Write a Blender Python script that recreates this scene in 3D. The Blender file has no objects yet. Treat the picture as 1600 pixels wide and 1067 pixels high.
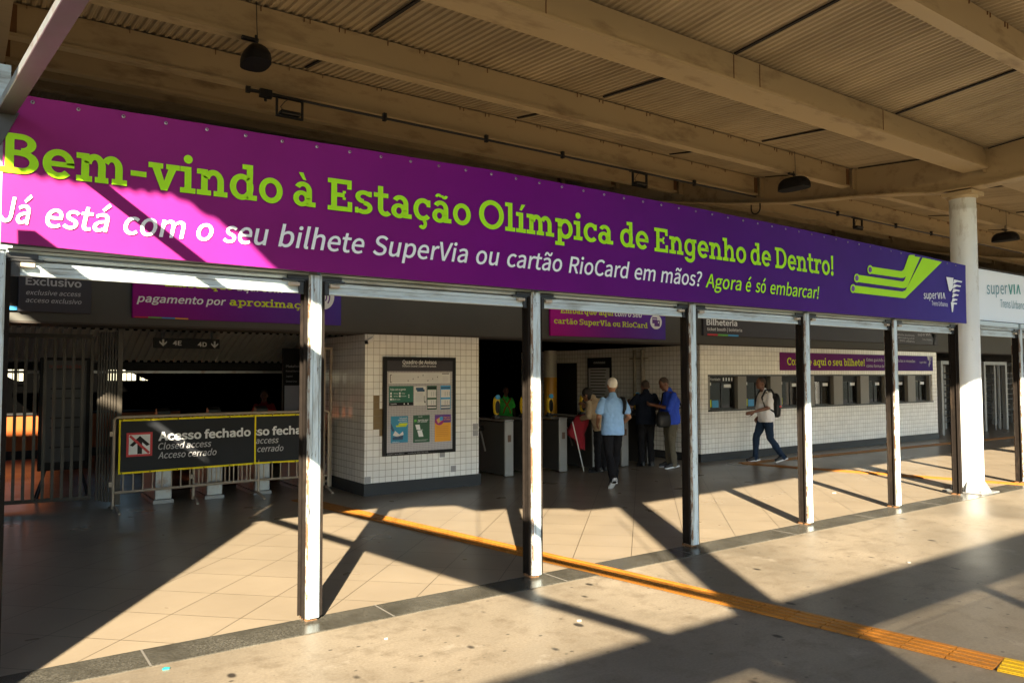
import bpy, bmesh, math, random, os
from mathutils import Vector, Matrix
import numpy as np
R = math.radians
random.seed(7)
sc = bpy.context.scene
COL = sc.collection

# ------------------------------------------------------------------ camera
CAM = Vector((-2.0095, -5.31045, 1.74626)); FPX = 1189.305
YAW, PIT, ROL = R(35.25388), R(2.56652), R(-0.12299)
fw = Vector((math.sin(YAW)*math.cos(PIT), math.cos(YAW)*math.cos(PIT), math.sin(PIT)))
rt = Vector((math.cos(YAW), -math.sin(YAW), 0)); up = rt.cross(fw)
c_, s_ = math.cos(ROL), math.sin(ROL)
rt, up = c_*rt+s_*up, -s_*rt+c_*up
cd = bpy.data.cameras.new('camera'); cam = bpy.data.objects.new('camera', cd); COL.objects.link(cam)
cd.sensor_width = 36; cd.lens = FPX/1600*36; cd.clip_start = .05; cd.clip_end = 2000
cam.matrix_world = Matrix(((rt.x, up.x, -fw.x, CAM.x), (rt.y, up.y, -fw.y, CAM.y), (rt.z, up.z, -fw.z, CAM.z), (0, 0, 0, 1)))
sc.camera = cam
def at(px, py, Y):
    d = rt*((px-800)/FPX)-up*((py-533.5)/FPX)+fw
    return CAM+d*((Y-CAM.y)/d.y)
def atz(px, py, z=0):
    d = rt*((px-800)/FPX)-up*((py-533.5)/FPX)+fw
    return CAM+d*((z-CAM.z)/d.z)

# ------------------------------------------------------------------ light
SUN_AZ, SUN_EL = R(32.36), R(26.5)
w = bpy.data.worlds.new('World'); sc.world = w; w.use_nodes = True
nt = w.node_tree; bg = nt.nodes['Background']
sky = nt.nodes.new('ShaderNodeTexSky'); sky.sky_type = 'NISHITA'; sky.sun_disc = False
sky.sun_elevation = SUN_EL; sky.sun_rotation = SUN_AZ+math.pi; sky.dust_density = .35; sky.air_density = 1.2; sky.ozone_density = 3.0
nt.links.new(sky.outputs[0], bg.inputs[0]); bg.inputs[1].default_value = .07
sd = bpy.data.lights.new('sun', 'SUN'); sd.energy = 5.0; sd.angle = R(.5); sd.color = (1, .87, .66)
so = bpy.data.objects.new('sun', sd); COL.objects.link(so); so.location = (-8, -14, 12)
LD = Vector((math.sin(SUN_AZ)*math.cos(SUN_EL), math.cos(SUN_AZ)*math.cos(SUN_EL), -math.sin(SUN_EL)))
so.rotation_euler = LD.to_track_quat('-Z', 'Y').to_euler()
sc.view_settings.view_transform = 'Standard'; sc.view_settings.look = 'None'
sc.view_settings.exposure = 2.75; sc.view_settings.gamma = 1
sc.render.engine = 'CYCLES'
sc.cycles.max_bounces = 8; sc.cycles.diffuse_bounces = 4; sc.cycles.caustics_reflective = False; sc.cycles.caustics_refractive = False
try: sc.cycles.use_denoising = True
except Exception: pass

# ------------------------------------------------------------------ materials
def newmat(name):
    m = bpy.data.materials.new(name); m.use_nodes = True
    return m, m.node_tree, m.node_tree.nodes['Principled BSDF']
def N(t, k, **kw):
    n = t.nodes.new(k)
    for a, b in kw.items(): setattr(n, a, b)
    return n
def rgba(c): return (c[0], c[1], c[2], 1)
def mixc(t, fac, a, b):
    n = N(t, 'ShaderNodeMix', data_type='RGBA')
    for s, v in ((0, fac), (6, a), (7, b)):
        if hasattr(v, 'is_output'): t.links.new(v, n.inputs[s])
        else: n.inputs[s].default_value = v if s == 0 else rgba(v)
    return n.outputs[2]
def ramp(t, fac, a, b, ca=(0, 0, 0), cb=(1, 1, 1)):
    n = N(t, 'ShaderNodeValToRGB'); n.color_ramp.elements[0].position = a; n.color_ramp.elements[1].position = b
    n.color_ramp.elements[0].color = rgba(ca); n.color_ramp.elements[1].color = rgba(cb)
    t.links.new(fac, n.inputs[0]); return n.outputs[0]
def coords(t, scale=(1, 1, 1), rot=(0, 0, 0), loc=(0, 0, 0)):
    tc = N(t, 'ShaderNodeNewGeometry'); mp = N(t, 'ShaderNodeMapping')
    mp.inputs['Scale'].default_value = scale; mp.inputs['Rotation'].default_value = rot; mp.inputs['Location'].default_value = loc
    t.links.new(tc.outputs['Position'], mp.inputs[0]); return mp.outputs[0]
def noise(t, vec, scale, detail=4, rough=.55):
    n = N(t, 'ShaderNodeTexNoise'); n.inputs['Scale'].default_value = scale; n.inputs['Detail'].default_value = detail; n.inputs['Roughness'].default_value = rough
    t.links.new(vec, n.inputs['Vector']); return n.outputs['Fac']
def bump(t, p, h, s, d=.01):
    b = N(t, 'ShaderNodeBump'); b.inputs['Strength'].default_value = s; b.inputs['Distance'].default_value = d
    t.links.new(h, b.inputs['Height']); t.links.new(b.outputs[0], p.inputs['Normal'])
def mat(name, col, rough=.5, metal=0, var=.12, vscale=3, spec=.5, dirt=None, dirtamt=.5, dscale=(1, 1, 1)):
    m, t, p = newmat(name); v = coords(t)
    n = noise(t, v, vscale)
    c = mixc(t, n, [x*(1-var) for x in col], [min(1, x*(1+var)) for x in col])
    if dirt:
        n2 = ramp(t, noise(t, coords(t, dscale), 5, 6, .65), 1-dirtamt-.12, 1-dirtamt+.1)
        c = mixc(t, n2, c, dirt)
    t.links.new(c, p.inputs['Base Color'])
    t.links.new(ramp(t, n, .2, .8, (rough*.85,)*3, (min(1, rough*1.15),)*3), p.inputs['Roughness'])
    p.inputs['Metallic'].default_value = metal; p.inputs['Specular IOR Level'].default_value = spec
    return m
def gradmat(name, stops, x0, x1, rough=.45):
    m, t, p = newmat(name); g = N(t, 'ShaderNodeNewGeometry'); s = N(t, 'ShaderNodeSeparateXYZ'); t.links.new(g.outputs['Position'], s.inputs[0])
    mr = N(t, 'ShaderNodeMapRange'); mr.inputs[1].default_value = x0; mr.inputs[2].default_value = x1; t.links.new(s.outputs[0], mr.inputs[0])
    r = N(t, 'ShaderNodeValToRGB'); e = r.color_ramp.elements
    e[0].position = stops[0][0]; e[0].color = rgba(stops[0][1]); e[1].position = stops[-1][0]; e[1].color = rgba(stops[-1][1])
    for q, c in stops[1:-1]: z = e.new(q); z.color = rgba(c)
    t.links.new(mr.outputs[0], r.inputs[0])
    n = noise(t, coords(t, (1, 1, 1)), 2.5, 3)
    c = mixc(t, ramp(t, n, .3, .75), r.outputs[0], r.outputs[0])
    hs = N(t, 'ShaderNodeHueSaturation'); t.links.new(r.outputs[0], hs.inputs['Color'])
    t.links.new(ramp(t, n, .2, .8, (.9,)*3, (1.08,)*3), hs.inputs['Value']); t.links.new(hs.outputs[0], p.inputs['Base Color'])
    p.inputs['Roughness'].default_value = .6; p.inputs['Specular IOR Level'].default_value = .12
    bump(t, p, noise(t, coords(t, (1, 1, .35)), 3.5, 3), .12, .01)
    return m
def tilemat(name, axis, pitch, col, grout, mortar, rough=.2, rot=0, off=(0, 0), var=.06, warp=True):
    m, t, p = newmat(name); g = N(t, 'ShaderNodeNewGeometry'); s = N(t, 'ShaderNodeSeparateXYZ'); t.links.new(g.outputs['Position'], s.inputs[0])
    cb = N(t, 'ShaderNodeCombineXYZ'); a, b = axis
    t.links.new(s.outputs['XYZ'.index(a)], cb.inputs[0]); t.links.new(s.outputs['XYZ'.index(b)], cb.inputs[1])
    mp = N(t, 'ShaderNodeMapping', vector_type='POINT'); mp.inputs['Rotation'].default_value = (0, 0, rot); mp.inputs['Location'].default_value = (off[0], off[1], 0)
    t.links.new(cb.outputs[0], mp.inputs[0])
    br = N(t, 'ShaderNodeTexBrick', offset=0.0, squash=1.0)
    br.inputs['Scale'].default_value = 1; br.inputs['Brick Width'].default_value = pitch; br.inputs['Row Height'].default_value = pitch
    br.inputs['Mortar Size'].default_value = mortar; br.inputs['Mortar Smooth'].default_value = .15; br.inputs['Bias'].default_value = 0
    t.links.new(mp.outputs[0], br.inputs[0])
    br.inputs['Color1'].default_value = rgba([x*(1-var) for x in col]); br.inputs['Color2'].default_value = rgba([min(1, x*(1+var)) for x in col]); br.inputs['Mortar'].default_value = rgba(grout)
    n = noise(t, coords(t), 1.1, 3)
    c = mixc(t, ramp(t, n, .35, .8), br.outputs[0], br.outputs[0])
    hs = N(t, 'ShaderNodeHueSaturation'); t.links.new(br.outputs[0], hs.inputs['Color']); t.links.new(ramp(t, n, .25, .75, (.86,)*3, (1.06,)*3), hs.inputs['Value'])
    t.links.new(hs.outputs[0], p.inputs['Base Color'])
    t.links.new(ramp(t, noise(t, coords(t), 1.5, 2), .3, .7, (rough*.9,)*3, (rough*1.12,)*3), p.inputs['Roughness'])
    bump(t, p, br.outputs['Fac'], -.5, .004)
    return m, t, p, br
def paintmat(name, col, amount=.42):
    """old steel paint: vertical grime streaks, chips down to rust"""
    m, t, p = newmat(name)
    n1 = noise(t, coords(t, (1, 1, .07)), 22, 6, .65); n2 = noise(t, coords(t, (1, 1, .22)), 30, 6, .7); n3 = noise(t, coords(t), 3, 3)
    c = mixc(t, n3, [x*.88 for x in col], [min(1, x*1.08) for x in col])
    c = mixc(t, ramp(t, n1, .50, .66, (0, 0, 0), (.8,)*3), c, (.16, .13, .085))
    c = mixc(t, ramp(t, n2, .99-amount+.06, 1.03-amount+.08), c, (.13, .07, .035))
    n4 = noise(t, coords(t, (1, 1, .16), loc=(3, 1, 5)), 34, 6, .75)
    c = mixc(t, ramp(t, n4, .60, .64), c, (.03, .025, .02))
    t.links.new(c, p.inputs['Base Color']); p.inputs['Roughness'].default_value = .45
    bump(t, p, n2, .3, .003)
    return m
M = {}
M['white'] = mat('white_paint', (.78, .78, .76), .5, var=.05)
M['black'] = mat('black_paint', (.012, .012, .013), .45, spec=0.15)
M['blackmetal'] = mat('black_metal', (.02, .02, .02), .4, .3)
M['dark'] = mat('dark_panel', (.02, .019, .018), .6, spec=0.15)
M['charcoal'] = mat('charcoal_sign', (.052, .048, .056), .42, var=.05, spec=0.2)
M['greyfascia'] = mat('grey_fascia', (.085, .083, .075), .6, var=.2, vscale=1.5, spec=0.2)
M['brownsoffit'] = mat('brown_soffit', (.03, .022, .016), .7)
M['post'] = paintmat('peeling_paint', (.55, .645, .68))
M['postedge'] = paintmat('rusty_edge_paint', (.42, .43, .40), .58)
M['shutter'] = mat('shutter_steel', (.50, .58, .60), .42, .1, var=.08, vscale=2, dirt=(.20, .18, .14), dirtamt=.36, dscale=(.35, 1, 2.5))
M['rustguide'] = mat('rusted_guide', (.012, .009, .007), .8, var=.5, vscale=18, dirt=(.06, .04, .025), dirtamt=.33, dscale=(1, 1, .2), spec=.1)
M['column'] = mat('column_paint', (.70, .73, .73), .42, var=.06, dirt=(.22, .17, .11), dirtamt=.30, dscale=(1, 1, .35))
M['roofpaint'] = mat('cream_beam_paint', (.46, .355, .21), .55, var=.1, vscale=.8, dirt=(.20, .13, .07), dirtamt=.35, dscale=(.25, .6, .7))
M['roofrust'] = mat('rust_streak', (.17, .08, .03), .8, var=.4, vscale=9)
M['seam'] = mat('dark_seam', (.015, .012, .01), .8)
def roofsheet():
    m, t, p = newmat('corrugated_sheet'); n = noise(t, coords(t, (1.2, .35, 1)), 1.1, 5, .6); n2 = noise(t, coords(t, (5, .35, 1)), 2, 5, .65)
    c = mixc(t, ramp(t, n, .3, .75), (.34, .27, .17), (.53, .43, .285))
    c = mixc(t, ramp(t, n2, .54, .74, (0, 0, 0), (.6,)*3), c, (.15, .11, .065))
    t.links.new(c, p.inputs['Base Color']); p.inputs['Roughness'].default_value = .55
    return m
M['sheet'] = roofsheet()
M['darksheet'] = mat('dark_corrugated', (.02, .018, .016), .6)
M['galv'] = mat('galvanised_steel', (.33, .34, .34), .42, .65, var=.25, vscale=8, dirt=(.2, .1, .05), dirtamt=.36)
M['steel'] = mat('brushed_steel', (.26, .26, .26), .4, .3, var=.15, vscale=6)
M['steeldark'] = mat('dark_steel', (.07, .068, .064), .5, .2, spec=0.3)
M['barrier'] = mat('barrier_paint', (.40, .33, .25), .5, .2, var=.3, vscale=9)
M['gatebar'] = mat('gate_bronze', (.05, .042, .032), .45, .35)
M['orange'] = mat('orange_wall', (.33, .075, .007), .5, var=.08)
M['redfloor'] = tilemat('red_floor_tiles', 'XY', .3, (.17, .05, .022), (.04, .02, .013), .006, .35)[0]
M['lime'] = mat('lime_print', (.40, .78, .012), .5, var=.03, spec=.15)
M['yellowprint'] = mat('yellow_print', (.62, .72, .02), .5, var=.03, spec=.15)
M['whiteprint'] = mat('white_print', (.82, .84, .86), .5, var=.02, spec=.15)
M['greyprint'] = mat('grey_print', (.5, .5, .52), .5, var=.03, spec=.15)
M['redprint'] = mat('red_print', (.55, .02, .03), .5)
M['greenprint'] = mat('green_print', (.12, .45, .06), .5)
M['blueprint'] = mat('blue_print', (.04, .32, .65), .5)
M['teal'] = mat('teal_print', (.02, .30, .27), .5)
M['purpleprint'] = mat('purple_print', (.12, .03, .25), .5)
M['darkgreen'] = mat('dark_green_paper', (.01, .13, .08), .5)
M['deepgreen'] = mat('deep_green_paper', (.008, .075, .03), .45)
M['cyanpaper'] = mat('cyan_paper', (.02, .25, .42), .45, var=.35, vscale=3)
M['orangepaper'] = mat('orange_paper', (.80, .36, .02), .5)
M['navypaper'] = mat('navy_paper', (.02, .07, .15), .5)
M['paper'] = mat('white_paper', (.72, .72, .70), .6)
M['yellow'] = mat('yellow_plastic', (.75, .50, .01), .4)
M['yellowtape'] = mat('yellow_border', (.92, .76, .012), .5, spec=0.15)
M['cable'] = mat('cable', (.02, .02, .02), .6)
M['tarpaulin'] = mat('dark_tarpaulin', (.02, .022, .026), .42, var=.15, vscale=6, spec=0.12)
M['granite'] = None
M['bronze'] = mat('brown_cement', (.21, .15, .075), .8, var=.2, vscale=14)
M['greytile'] = mat('grey_tile', (.30, .29, .29), .3)
M['banner'] = gradmat('banner_gradient', [(0, (.26, .018, .14)), (.3, (.145, .0012, .165)), (.55, (.07, .005, .155)), (.8, (.052, .016, .18)), (1, (.045, .033, .24))], -1.9, 9.6, .5)
M['signgrad'] = gradmat('sign_gradient_left', [(0, (.30, .008, .22)), (.5, (.15, .02, .27)), (1, (.085, .05, .34))], -.45, 2.25, .35)
M['signgrad2'] = gradmat('sign_gradient_mid', [(0, (.42, .008, .25)), (.5, (.17, .02, .27)), (1, (.09, .05, .36))], 6.05, 8.87, .35)
M['signgrad3'] = gradmat('sign_gradient_right', [(0, (.16, .008, .14)), (.6, (.09, .012, .16)), (1, (.045, .025, .2))], 12.6, 19.4, .35)

def floor_mat():
    m, t, p, br = tilemat('diagonal_floor_tiles', 'XY', .5515, (.232, .187, .133), (.05, .038, .025), .0035, .30, R(45), (0.0, .0), .03)
    p.inputs['Specular IOR Level'].default_value = .25
    return m
M['floor'] = floor_mat()
M['tilefront'] = tilemat('white_wall_tiles_front', 'XZ', .1, (.87, .855, .81), (.30, .245, .185), .0030, .16, 0, (0, .04), .05)[0]
M['tileside'] = tilemat('white_wall_tiles_side', 'YZ', .1, (.84, .82, .78), (.26, .21, .165), .0032, .16, 0, (.02, .04), .05)[0]
def concrete():
    m, t, p = newmat('worn_concrete'); v = coords(t)
    n = noise(t, v, .55, 6, .6); n2 = noise(t, v, 5, 6, .7); n3 = noise(t, v, 55, 4, .7)
    c = mixc(t, ramp(t, n, .3, .72), (.118, .098, .071), (.218, .181, .133))
    c = mixc(t, ramp(t, n2, .50, .68, (0, 0, 0), (.75,)*3), c, (.115, .09, .062))
    c = mixc(t, ramp(t, noise(t, coords(t, loc=(7, 3, 0)), 1.6, 5, .65), .58, .70, (0, 0, 0), (.45,)*3), c, (.095, .076, .052))
    c = mixc(t, ramp(t, noise(t, coords(t, loc=(3, 9, 0)), 2.6, 5, .65), .62, .68, (0, 0, 0), (.35,)*3), c, (.28, .245, .195))
    vo = N(t, 'ShaderNodeTexVoronoi'); vo.inputs['Scale'].default_value = 2.3; vo.inputs['Randomness'].default_value = 1; t.links.new(coords(t, (1.25, .8, 1)), vo.inputs['Vector'])
    sp = ramp(t, vo.outputs['Distance'], .062, .10, (1, 1, 1), (0, 0, 0))
    c = mixc(t, sp, c, (.03, .025, .02))
    vo2 = N(t, 'ShaderNodeTexVoronoi'); vo2.inputs['Scale'].default_value = 6.3; t.links.new(coords(t, (.9, 1.2, 1), loc=(.4, .9, 0)), vo2.inputs['Vector'])
    c = mixc(t, ramp(t, vo2.outputs['Distance'], .06, .11, (.85,)*3, (0, 0, 0)), c, (.04, .033, .026))
    vo3 = N(t, 'ShaderNodeTexVoronoi'); vo3.inputs['Scale'].default_value = 14; t.links.new(coords(t, (1, 1, 1), loc=(.2, .3, 0)), vo3.inputs['Vector'])
    c = mixc(t, ramp(t, vo3.outputs['Distance'], .05, .12, (.6,)*3, (0, 0, 0)), c, (.07, .058, .044))
    n5 = noise(t, coords(t, (.5, 3, 1), loc=(1, 2, 0)), 3, 6, .7); c = mixc(t, ramp(t, n5, .56, .72, (0, 0, 0), (.5,)*3), c, (.10, .08, .057))
    hs = N(t, 'ShaderNodeHueSaturation'); t.links.new(c, hs.inputs['Color']); t.links.new(ramp(t, n3, .3, .7, (.82,)*3, (1.16,)*3), hs.inputs['Value']); c = hs.outputs[0]
    t.links.new(c, p.inputs['Base Color'])
    t.links.new(ramp(t, n, .3, .75, (.36,)*3, (.55,)*3), p.inputs['Roughness'])
    bump(t, p, n3, .18, .003); p.inputs['Specular IOR Level'].default_value = .2
    return m
M['concrete'] = concrete()
def granite():
    m, t, p = newmat('granite_sill'); v = coords(t)
    c = mixc(t, ramp(t, noise(t, v, 90, 3), .35, .7), (.035, .033, .027), (.11, .102, .082))
    c = mixc(t, ramp(t, noise(t, v, 2.5, 4), .4, .75), c, (.034, .031, .024))
    t.links.new(c, p.inputs['Base Color']); p.inputs['Roughness'].default_value = .27
    return m
M['granite'] = granite()
M['skirt'] = mat('dark_skirting', (.04, .042, .045), .25, spec=0.25)
def tactile(name, col):
    m, t, p = newmat(name); v = coords(t)
    c = mixc(t, ramp(t, noise(t, v, 4, 5), .35, .75), [x*.75 for x in col], col)
    c = mixc(t, ramp(t, noise(t, coords(t, loc=(2, 2, 0)), 14, 4), .6, .72, (0, 0, 0), (.6,)*3), c, (.2, .1, .03))
    t.links.new(c, p.inputs['Base Color']); p.inputs['Roughness'].default_value = .5
    return m
M['tactile'] = tactile('orange_tactile', (.38, .145, .016))
M['tactileyellow'] = tactile('yellow_tactile', (.55, .33, .007))
def glass():
    m = bpy.data.materials.new('window_glass'); m.use_nodes = True; t = m.node_tree; t.nodes.remove(t.nodes['Principled BSDF'])
    tr = N(t, 'ShaderNodeBsdfTransparent'); tr.inputs[0].default_value = (.62, .66, .66, 1); gl = N(t, 'ShaderNodeBsdfGlossy'); gl.inputs['Roughness'].default_value = .03
    mx = N(t, 'ShaderNodeMixShader'); lw = N(t, 'ShaderNodeFresnel'); lw.inputs[0].default_value = 1.5
    t.links.new(lw.outputs[0], mx.inputs[0]); t.links.new(tr.outputs[0], mx.inputs[1]); t.links.new(gl.outputs[0], mx.inputs[2])
    t.links.new(mx.outputs[0], t.nodes['Material Output'].inputs[0]); return m
M['glass'] = glass()
def pegboard():
    m, t, p = newmat('dotted_board'); g = N(t, 'ShaderNodeNewGeometry'); s = N(t, 'ShaderNodeSeparateXYZ'); t.links.new(g.outputs['Position'], s.inputs[0])
    cb = N(t, 'ShaderNodeCombineXYZ'); t.links.new(s.outputs[0], cb.inputs[0]); t.links.new(s.outputs[2], cb.inputs[1])
    br = N(t, 'ShaderNodeTexBrick', offset=0.0); br.inputs['Scale'].default_value = 1; br.inputs['Brick Width'].default_value = .026; br.inputs['Row Height'].default_value = .026
    br.inputs['Mortar Size'].default_value = .005; br.inputs['Mortar Smooth'].default_value = .4
    br.inputs['Color1'].default_value = (.30, .28, .30, 1); br.inputs['Color2'].default_value = (.35, .33, .35, 1); br.inputs['Mortar'].default_value = (.52, .50, .51, 1)
    t.links.new(cb.outputs[0], br.inputs[0]); t.links.new(br.outputs[0], p.inputs['Base Color']); p.inputs['Roughness'].default_value = .5
    return m
M['peg'] = pegboard()
M['farground'] = mat('far_ground', (.06, .065, .04), .9)
M['plaster'] = mat('grey_plaster', (.20, .18, .155), .8, var=.15)

# ------------------------------------------------------------------ mesh helpers
def BM(): return bmesh.new()
def box(b, x0, y0, z0, x1, y1, z1, bev=0):
    r = bmesh.ops.create_cube(b, size=1)
    for v in r['verts']:
        v.co = Vector(((x0+x1)/2+v.co.x*(x1-x0), (y0+y1)/2+v.co.y*(y1-y0), (z0+z1)/2+v.co.z*(z1-z0)))
    if bev:
        e = list({e for v in r['verts'] for e in v.link_edges})
        bmesh.ops.bevel(b, geom=e, offset=bev, segments=1, affect='EDGES', profile=.5)
    return b
def tube(b, pts, r, seg=10, cap=True):
    pts = [Vector(p) for p in pts]; rings = []
    rs = r if isinstance(r, (list, tuple)) else [r]*len(pts)
    for i, p in enumerate(pts):
        d = (pts[min(i+1, len(pts)-1)]-pts[max(i-1, 0)]).normalized()
        a = d.orthogonal().normalized() if i == 0 else (rings[-1][1]-d*rings[-1][1].dot(d)).normalized()
        bb = d.cross(a)
        rings.append(([b.verts.new(p+(a*math.cos(2*math.pi*k/seg)+bb*math.sin(2*math.pi*k/seg))*rs[i]) for k in range(seg)], a))
    for (u, _), (v, _) in zip(rings, rings[1:]):
        for k in range(seg): b.faces.new((u[k], u[(k+1) % seg], v[(k+1) % seg], v[k]))
    if cap:
        b.faces.new(rings[0][0][::-1]); b.faces.new(rings[-1][0])
    return b
def lathe(b, cx, cy, prof, seg=24):
    rings = [[b.verts.new((cx+r*math.cos(2*math.pi*k/seg), cy+r*math.sin(2*math.pi*k/seg), z)) for k in range(seg)] for r, z in prof]
    for u, v in zip(rings, rings[1:]):
        for k in range(seg): b.faces.new((u[k], u[(k+1) % seg], v[(k+1) % seg], v[k]))
    b.faces.new(rings[0][::-1]); b.faces.new(rings[-1]); return b
def prism(b, pts, plane, lo, hi):
    """pts 2-D polygon; plane 'XZ' (extruded along Y), 'XY' (Z) or 'YZ' (X)"""
    f = {'XZ': lambda p, d: (p[0], d, p[1]), 'XY': lambda p, d: (p[0], p[1], d), 'YZ': lambda p, d: (d, p[0], p[1])}[plane]
    A = [b.verts.new(f(p, lo)) for p in pts]; B = [b.verts.new(f(p, hi)) for p in pts]; n = len(pts)
    b.faces.new(A); b.faces.new(B[::-1])
    for i in range(n): b.faces.new((A[i], B[i], B[(i+1) % n], A[(i+1) % n]))
    return b
def obox(b, p1, p2, w, h, upv=(0, 0, 1)):
    """box beam from p1 to p2, w sideways, h along up"""
    p1, p2 = Vector(p1), Vector(p2); d = (p2-p1).normalized(); s = d.cross(Vector(upv)).normalized(); u = s.cross(d)
    V = [[b.verts.new(p+s*(w/2*i)+u*(h/2*j)) for i, j in ((-1, -1), (1, -1), (1, 1), (-1, 1))] for p in (p1, p2)]
    b.faces.new(V[0][::-1]); b.faces.new(V[1])
    for k in range(4): b.faces.new((V[0][k], V[0][(k+1) % 4], V[1][(k+1) % 4], V[1][k]))
    return b
def quad(b, pts):
    b.faces.new([b.verts.new(p) for p in pts]); return b
ORG = {}
def thing(name, label, cat, loc=(0, 0, 0), group=None):
    o = bpy.data.objects.new(name, None); COL.objects.link(o); o.location = loc; o.empty_display_size = .1
    o['label'] = label; o['category'] = cat
    if group: o['group'] = group
    ORG[o] = Vector(loc); return o
def obj(name, b, m, parent=None, smooth=False, org=None):
    """link bmesh (world coordinates) as one object; children are stored relative to their thing"""
    me = bpy.data.meshes.new(name); bmesh.ops.recalc_face_normals(b, faces=b.faces)
    O = ORG[parent] if parent else Vector(org or (0, 0, 0))
    for v in b.verts: v.co -= O
    b.to_mesh(me); b.free()
    for mm in (m if isinstance(m, (list, tuple)) else [m]): me.materials.append(mm)
    if smooth:
        for p in me.polygons: p.use_smooth = True
        try: me.set_sharp_from_angle(angle=R(40))
        except Exception: pass
    o = bpy.data.objects.new(name, me); COL.objects.link(o)
    if parent: o.parent = parent
    else: o.location = O
    ORG[o] = O
    return o
def tag(o, label, cat, group=None):
    o['label'] = label; o['category'] = cat
    if group: o['group'] = group
    return o
def struct(name, b, m, smooth=False):
    o = obj(name, b, m, smooth=smooth); o['kind'] = 'structure'; return o
def kids(o): return [c for c in bpy.data.objects if c.parent == o]
def dup(root, loc, label, group=None):
    r = root.copy(); COL.objects.link(r); r.location = loc; r['label'] = label
    if group: r['group'] = group
    for ch in kids(root):
        c = ch.copy(); COL.objects.link(c); c.parent = r
        for g in kids(ch):
            d = g.copy(); COL.objects.link(d); d.parent = c
    return r

# ------------------------------------------------------------------ lettering
FD = bpy.utils.system_resource('DATAFILES', path='fonts')
FONT = {}
def font(k):
    if k not in FONT:
        fn = {'sans': 'Noto Sans CJK Regular.woff2', 'inter': 'Inter.woff2'}.get(k)
        try: FONT[k] = bpy.data.fonts.load(os.path.join(FD, fn))
        except Exception: FONT[k] = None
    return FONT[k]
CAPH = {}
def glyphs(body, f='sans', bold=0, shear=0):
    c = bpy.data.curves.new('lettering', 'FONT')
    if font(f): c.font = font(f)
    c.body = body; c.shear = shear; c.offset = bold; c.resolution_u = 4
    o = bpy.data.objects.new('lettering', c); COL.objects.link(o)
    bpy.context.view_layer.update()
    me = bpy.data.meshes.new_from_object(o.evaluated_get(bpy.context.evaluated_depsgraph_get()))
    vs = [tuple(v.co) for v in me.vertices]; fs = [tuple(p.vertices) for p in me.polygons]
    bpy.data.objects.remove(o); bpy.data.curves.remove(c); bpy.data.meshes.remove(me)
    return vs, fs
def caph(f, bold):
    k = (f, bold)
    if k not in CAPH: CAPH[k] = max(v[1] for v in glyphs('H', f, bold)[0])
    return CAPH[k]
def put(b, vs, fs, P0, P1, h, unit, fitw=True):
    """place glyph outlines (x right, y up) on the line P0-P1 (world, same Y)"""
    x0 = min(v[0] for v in vs); x1 = max(v[0] for v in vs); sx = (P1.x-P0.x)/(x1-x0); sl = (P1.z-P0.z)/(P1.x-P0.x); sy = h/unit
    V = [b.verts.new((P0.x+(v[0]-x0)*sx, P0.y, P0.z+(v[0]-x0)*sx*sl+v[1]*sy)) for v in vs]
    for f in fs:
        try: b.faces.new([V[i] for i in f])
        except Exception: pass
def text(b, body, pl, pr, Y, h, f='sans', bold=0, shear=0):
    P0 = at(pl[0], pl[1], Y); P1 = at(pr[0], pr[1], Y)
    vs, fs = glyphs(body, f, bold, shear)
    if vs: put(b, vs, fs, P0, P1, h, caph(f, bold))
def textw(b, body, x0, x1, z, Y, h, f='sans', bold=0, shear=0):
    vs, fs = glyphs(body, f, bold, shear)
    if vs: put(b, vs, fs, Vector((x0, Y, z)), Vector((x1, Y, z)), h, caph(f, bold))
# slab-serif display letters made of strokes
W = 132; T = 104
def g_rect(x0, y0, x1, y1): return [[(x0, y0), (x1, y0), (x1, y1), (x0, y1)]]
def g_arc(cx, cy, rx, ry, a0, a1, w=W, w2=None):
    n = max(4, int(abs(a1-a0)/9)); out = []; w2 = w2 or w*.86
    P = []
    for i in range(n+1):
        a = R(a0+(a1-a0)*i/n); P.append(((cx+rx*math.cos(a), cy+ry*math.sin(a)), (cx+(rx-w)*math.cos(a), cy+(ry-w2)*math.sin(a))))
    for p, q in zip(P, P[1:]): out.append([p[0], q[0], q[1], p[1]])
    return out
def g_dot(cx, cy, rx, ry=None): return [[(cx+rx*math.cos(2*math.pi*k/18), cy+(ry or rx)*math.sin(2*math.pi*k/18)) for k in range(18)]]
def g_poly(*p): return [list(p)]
def acc(ch, cx, base):
    if ch == '`': return g_poly((cx-125, base+175), (cx-10, base+175), (cx+60, base+15), (cx-15, base+15))
    if ch == "'": return g_poly((cx+125, base+175), (cx+10, base+175), (cx-60, base+15), (cx+15, base+15))
    if ch == '~': return g_arc(cx-70, base+40, 105, 105, 20, 165, 70, 70)+g_arc(cx+90, base+125, 105, 105, 195, 345, 70, 70)
    return []
def stemser(x, y0=0, y1=530, l=85, r=85, w=W, top=True, foot=True):
    o = g_rect(x, y0, x+w, y1)
    if top: o += g_rect(x-l, y1-T, x+1, y1)
    if foot: o += g_rect(x-l, y0, x+1, y0+T)+g_rect(x+w-1, y0, x+w+r, y0+T)
    return o
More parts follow.
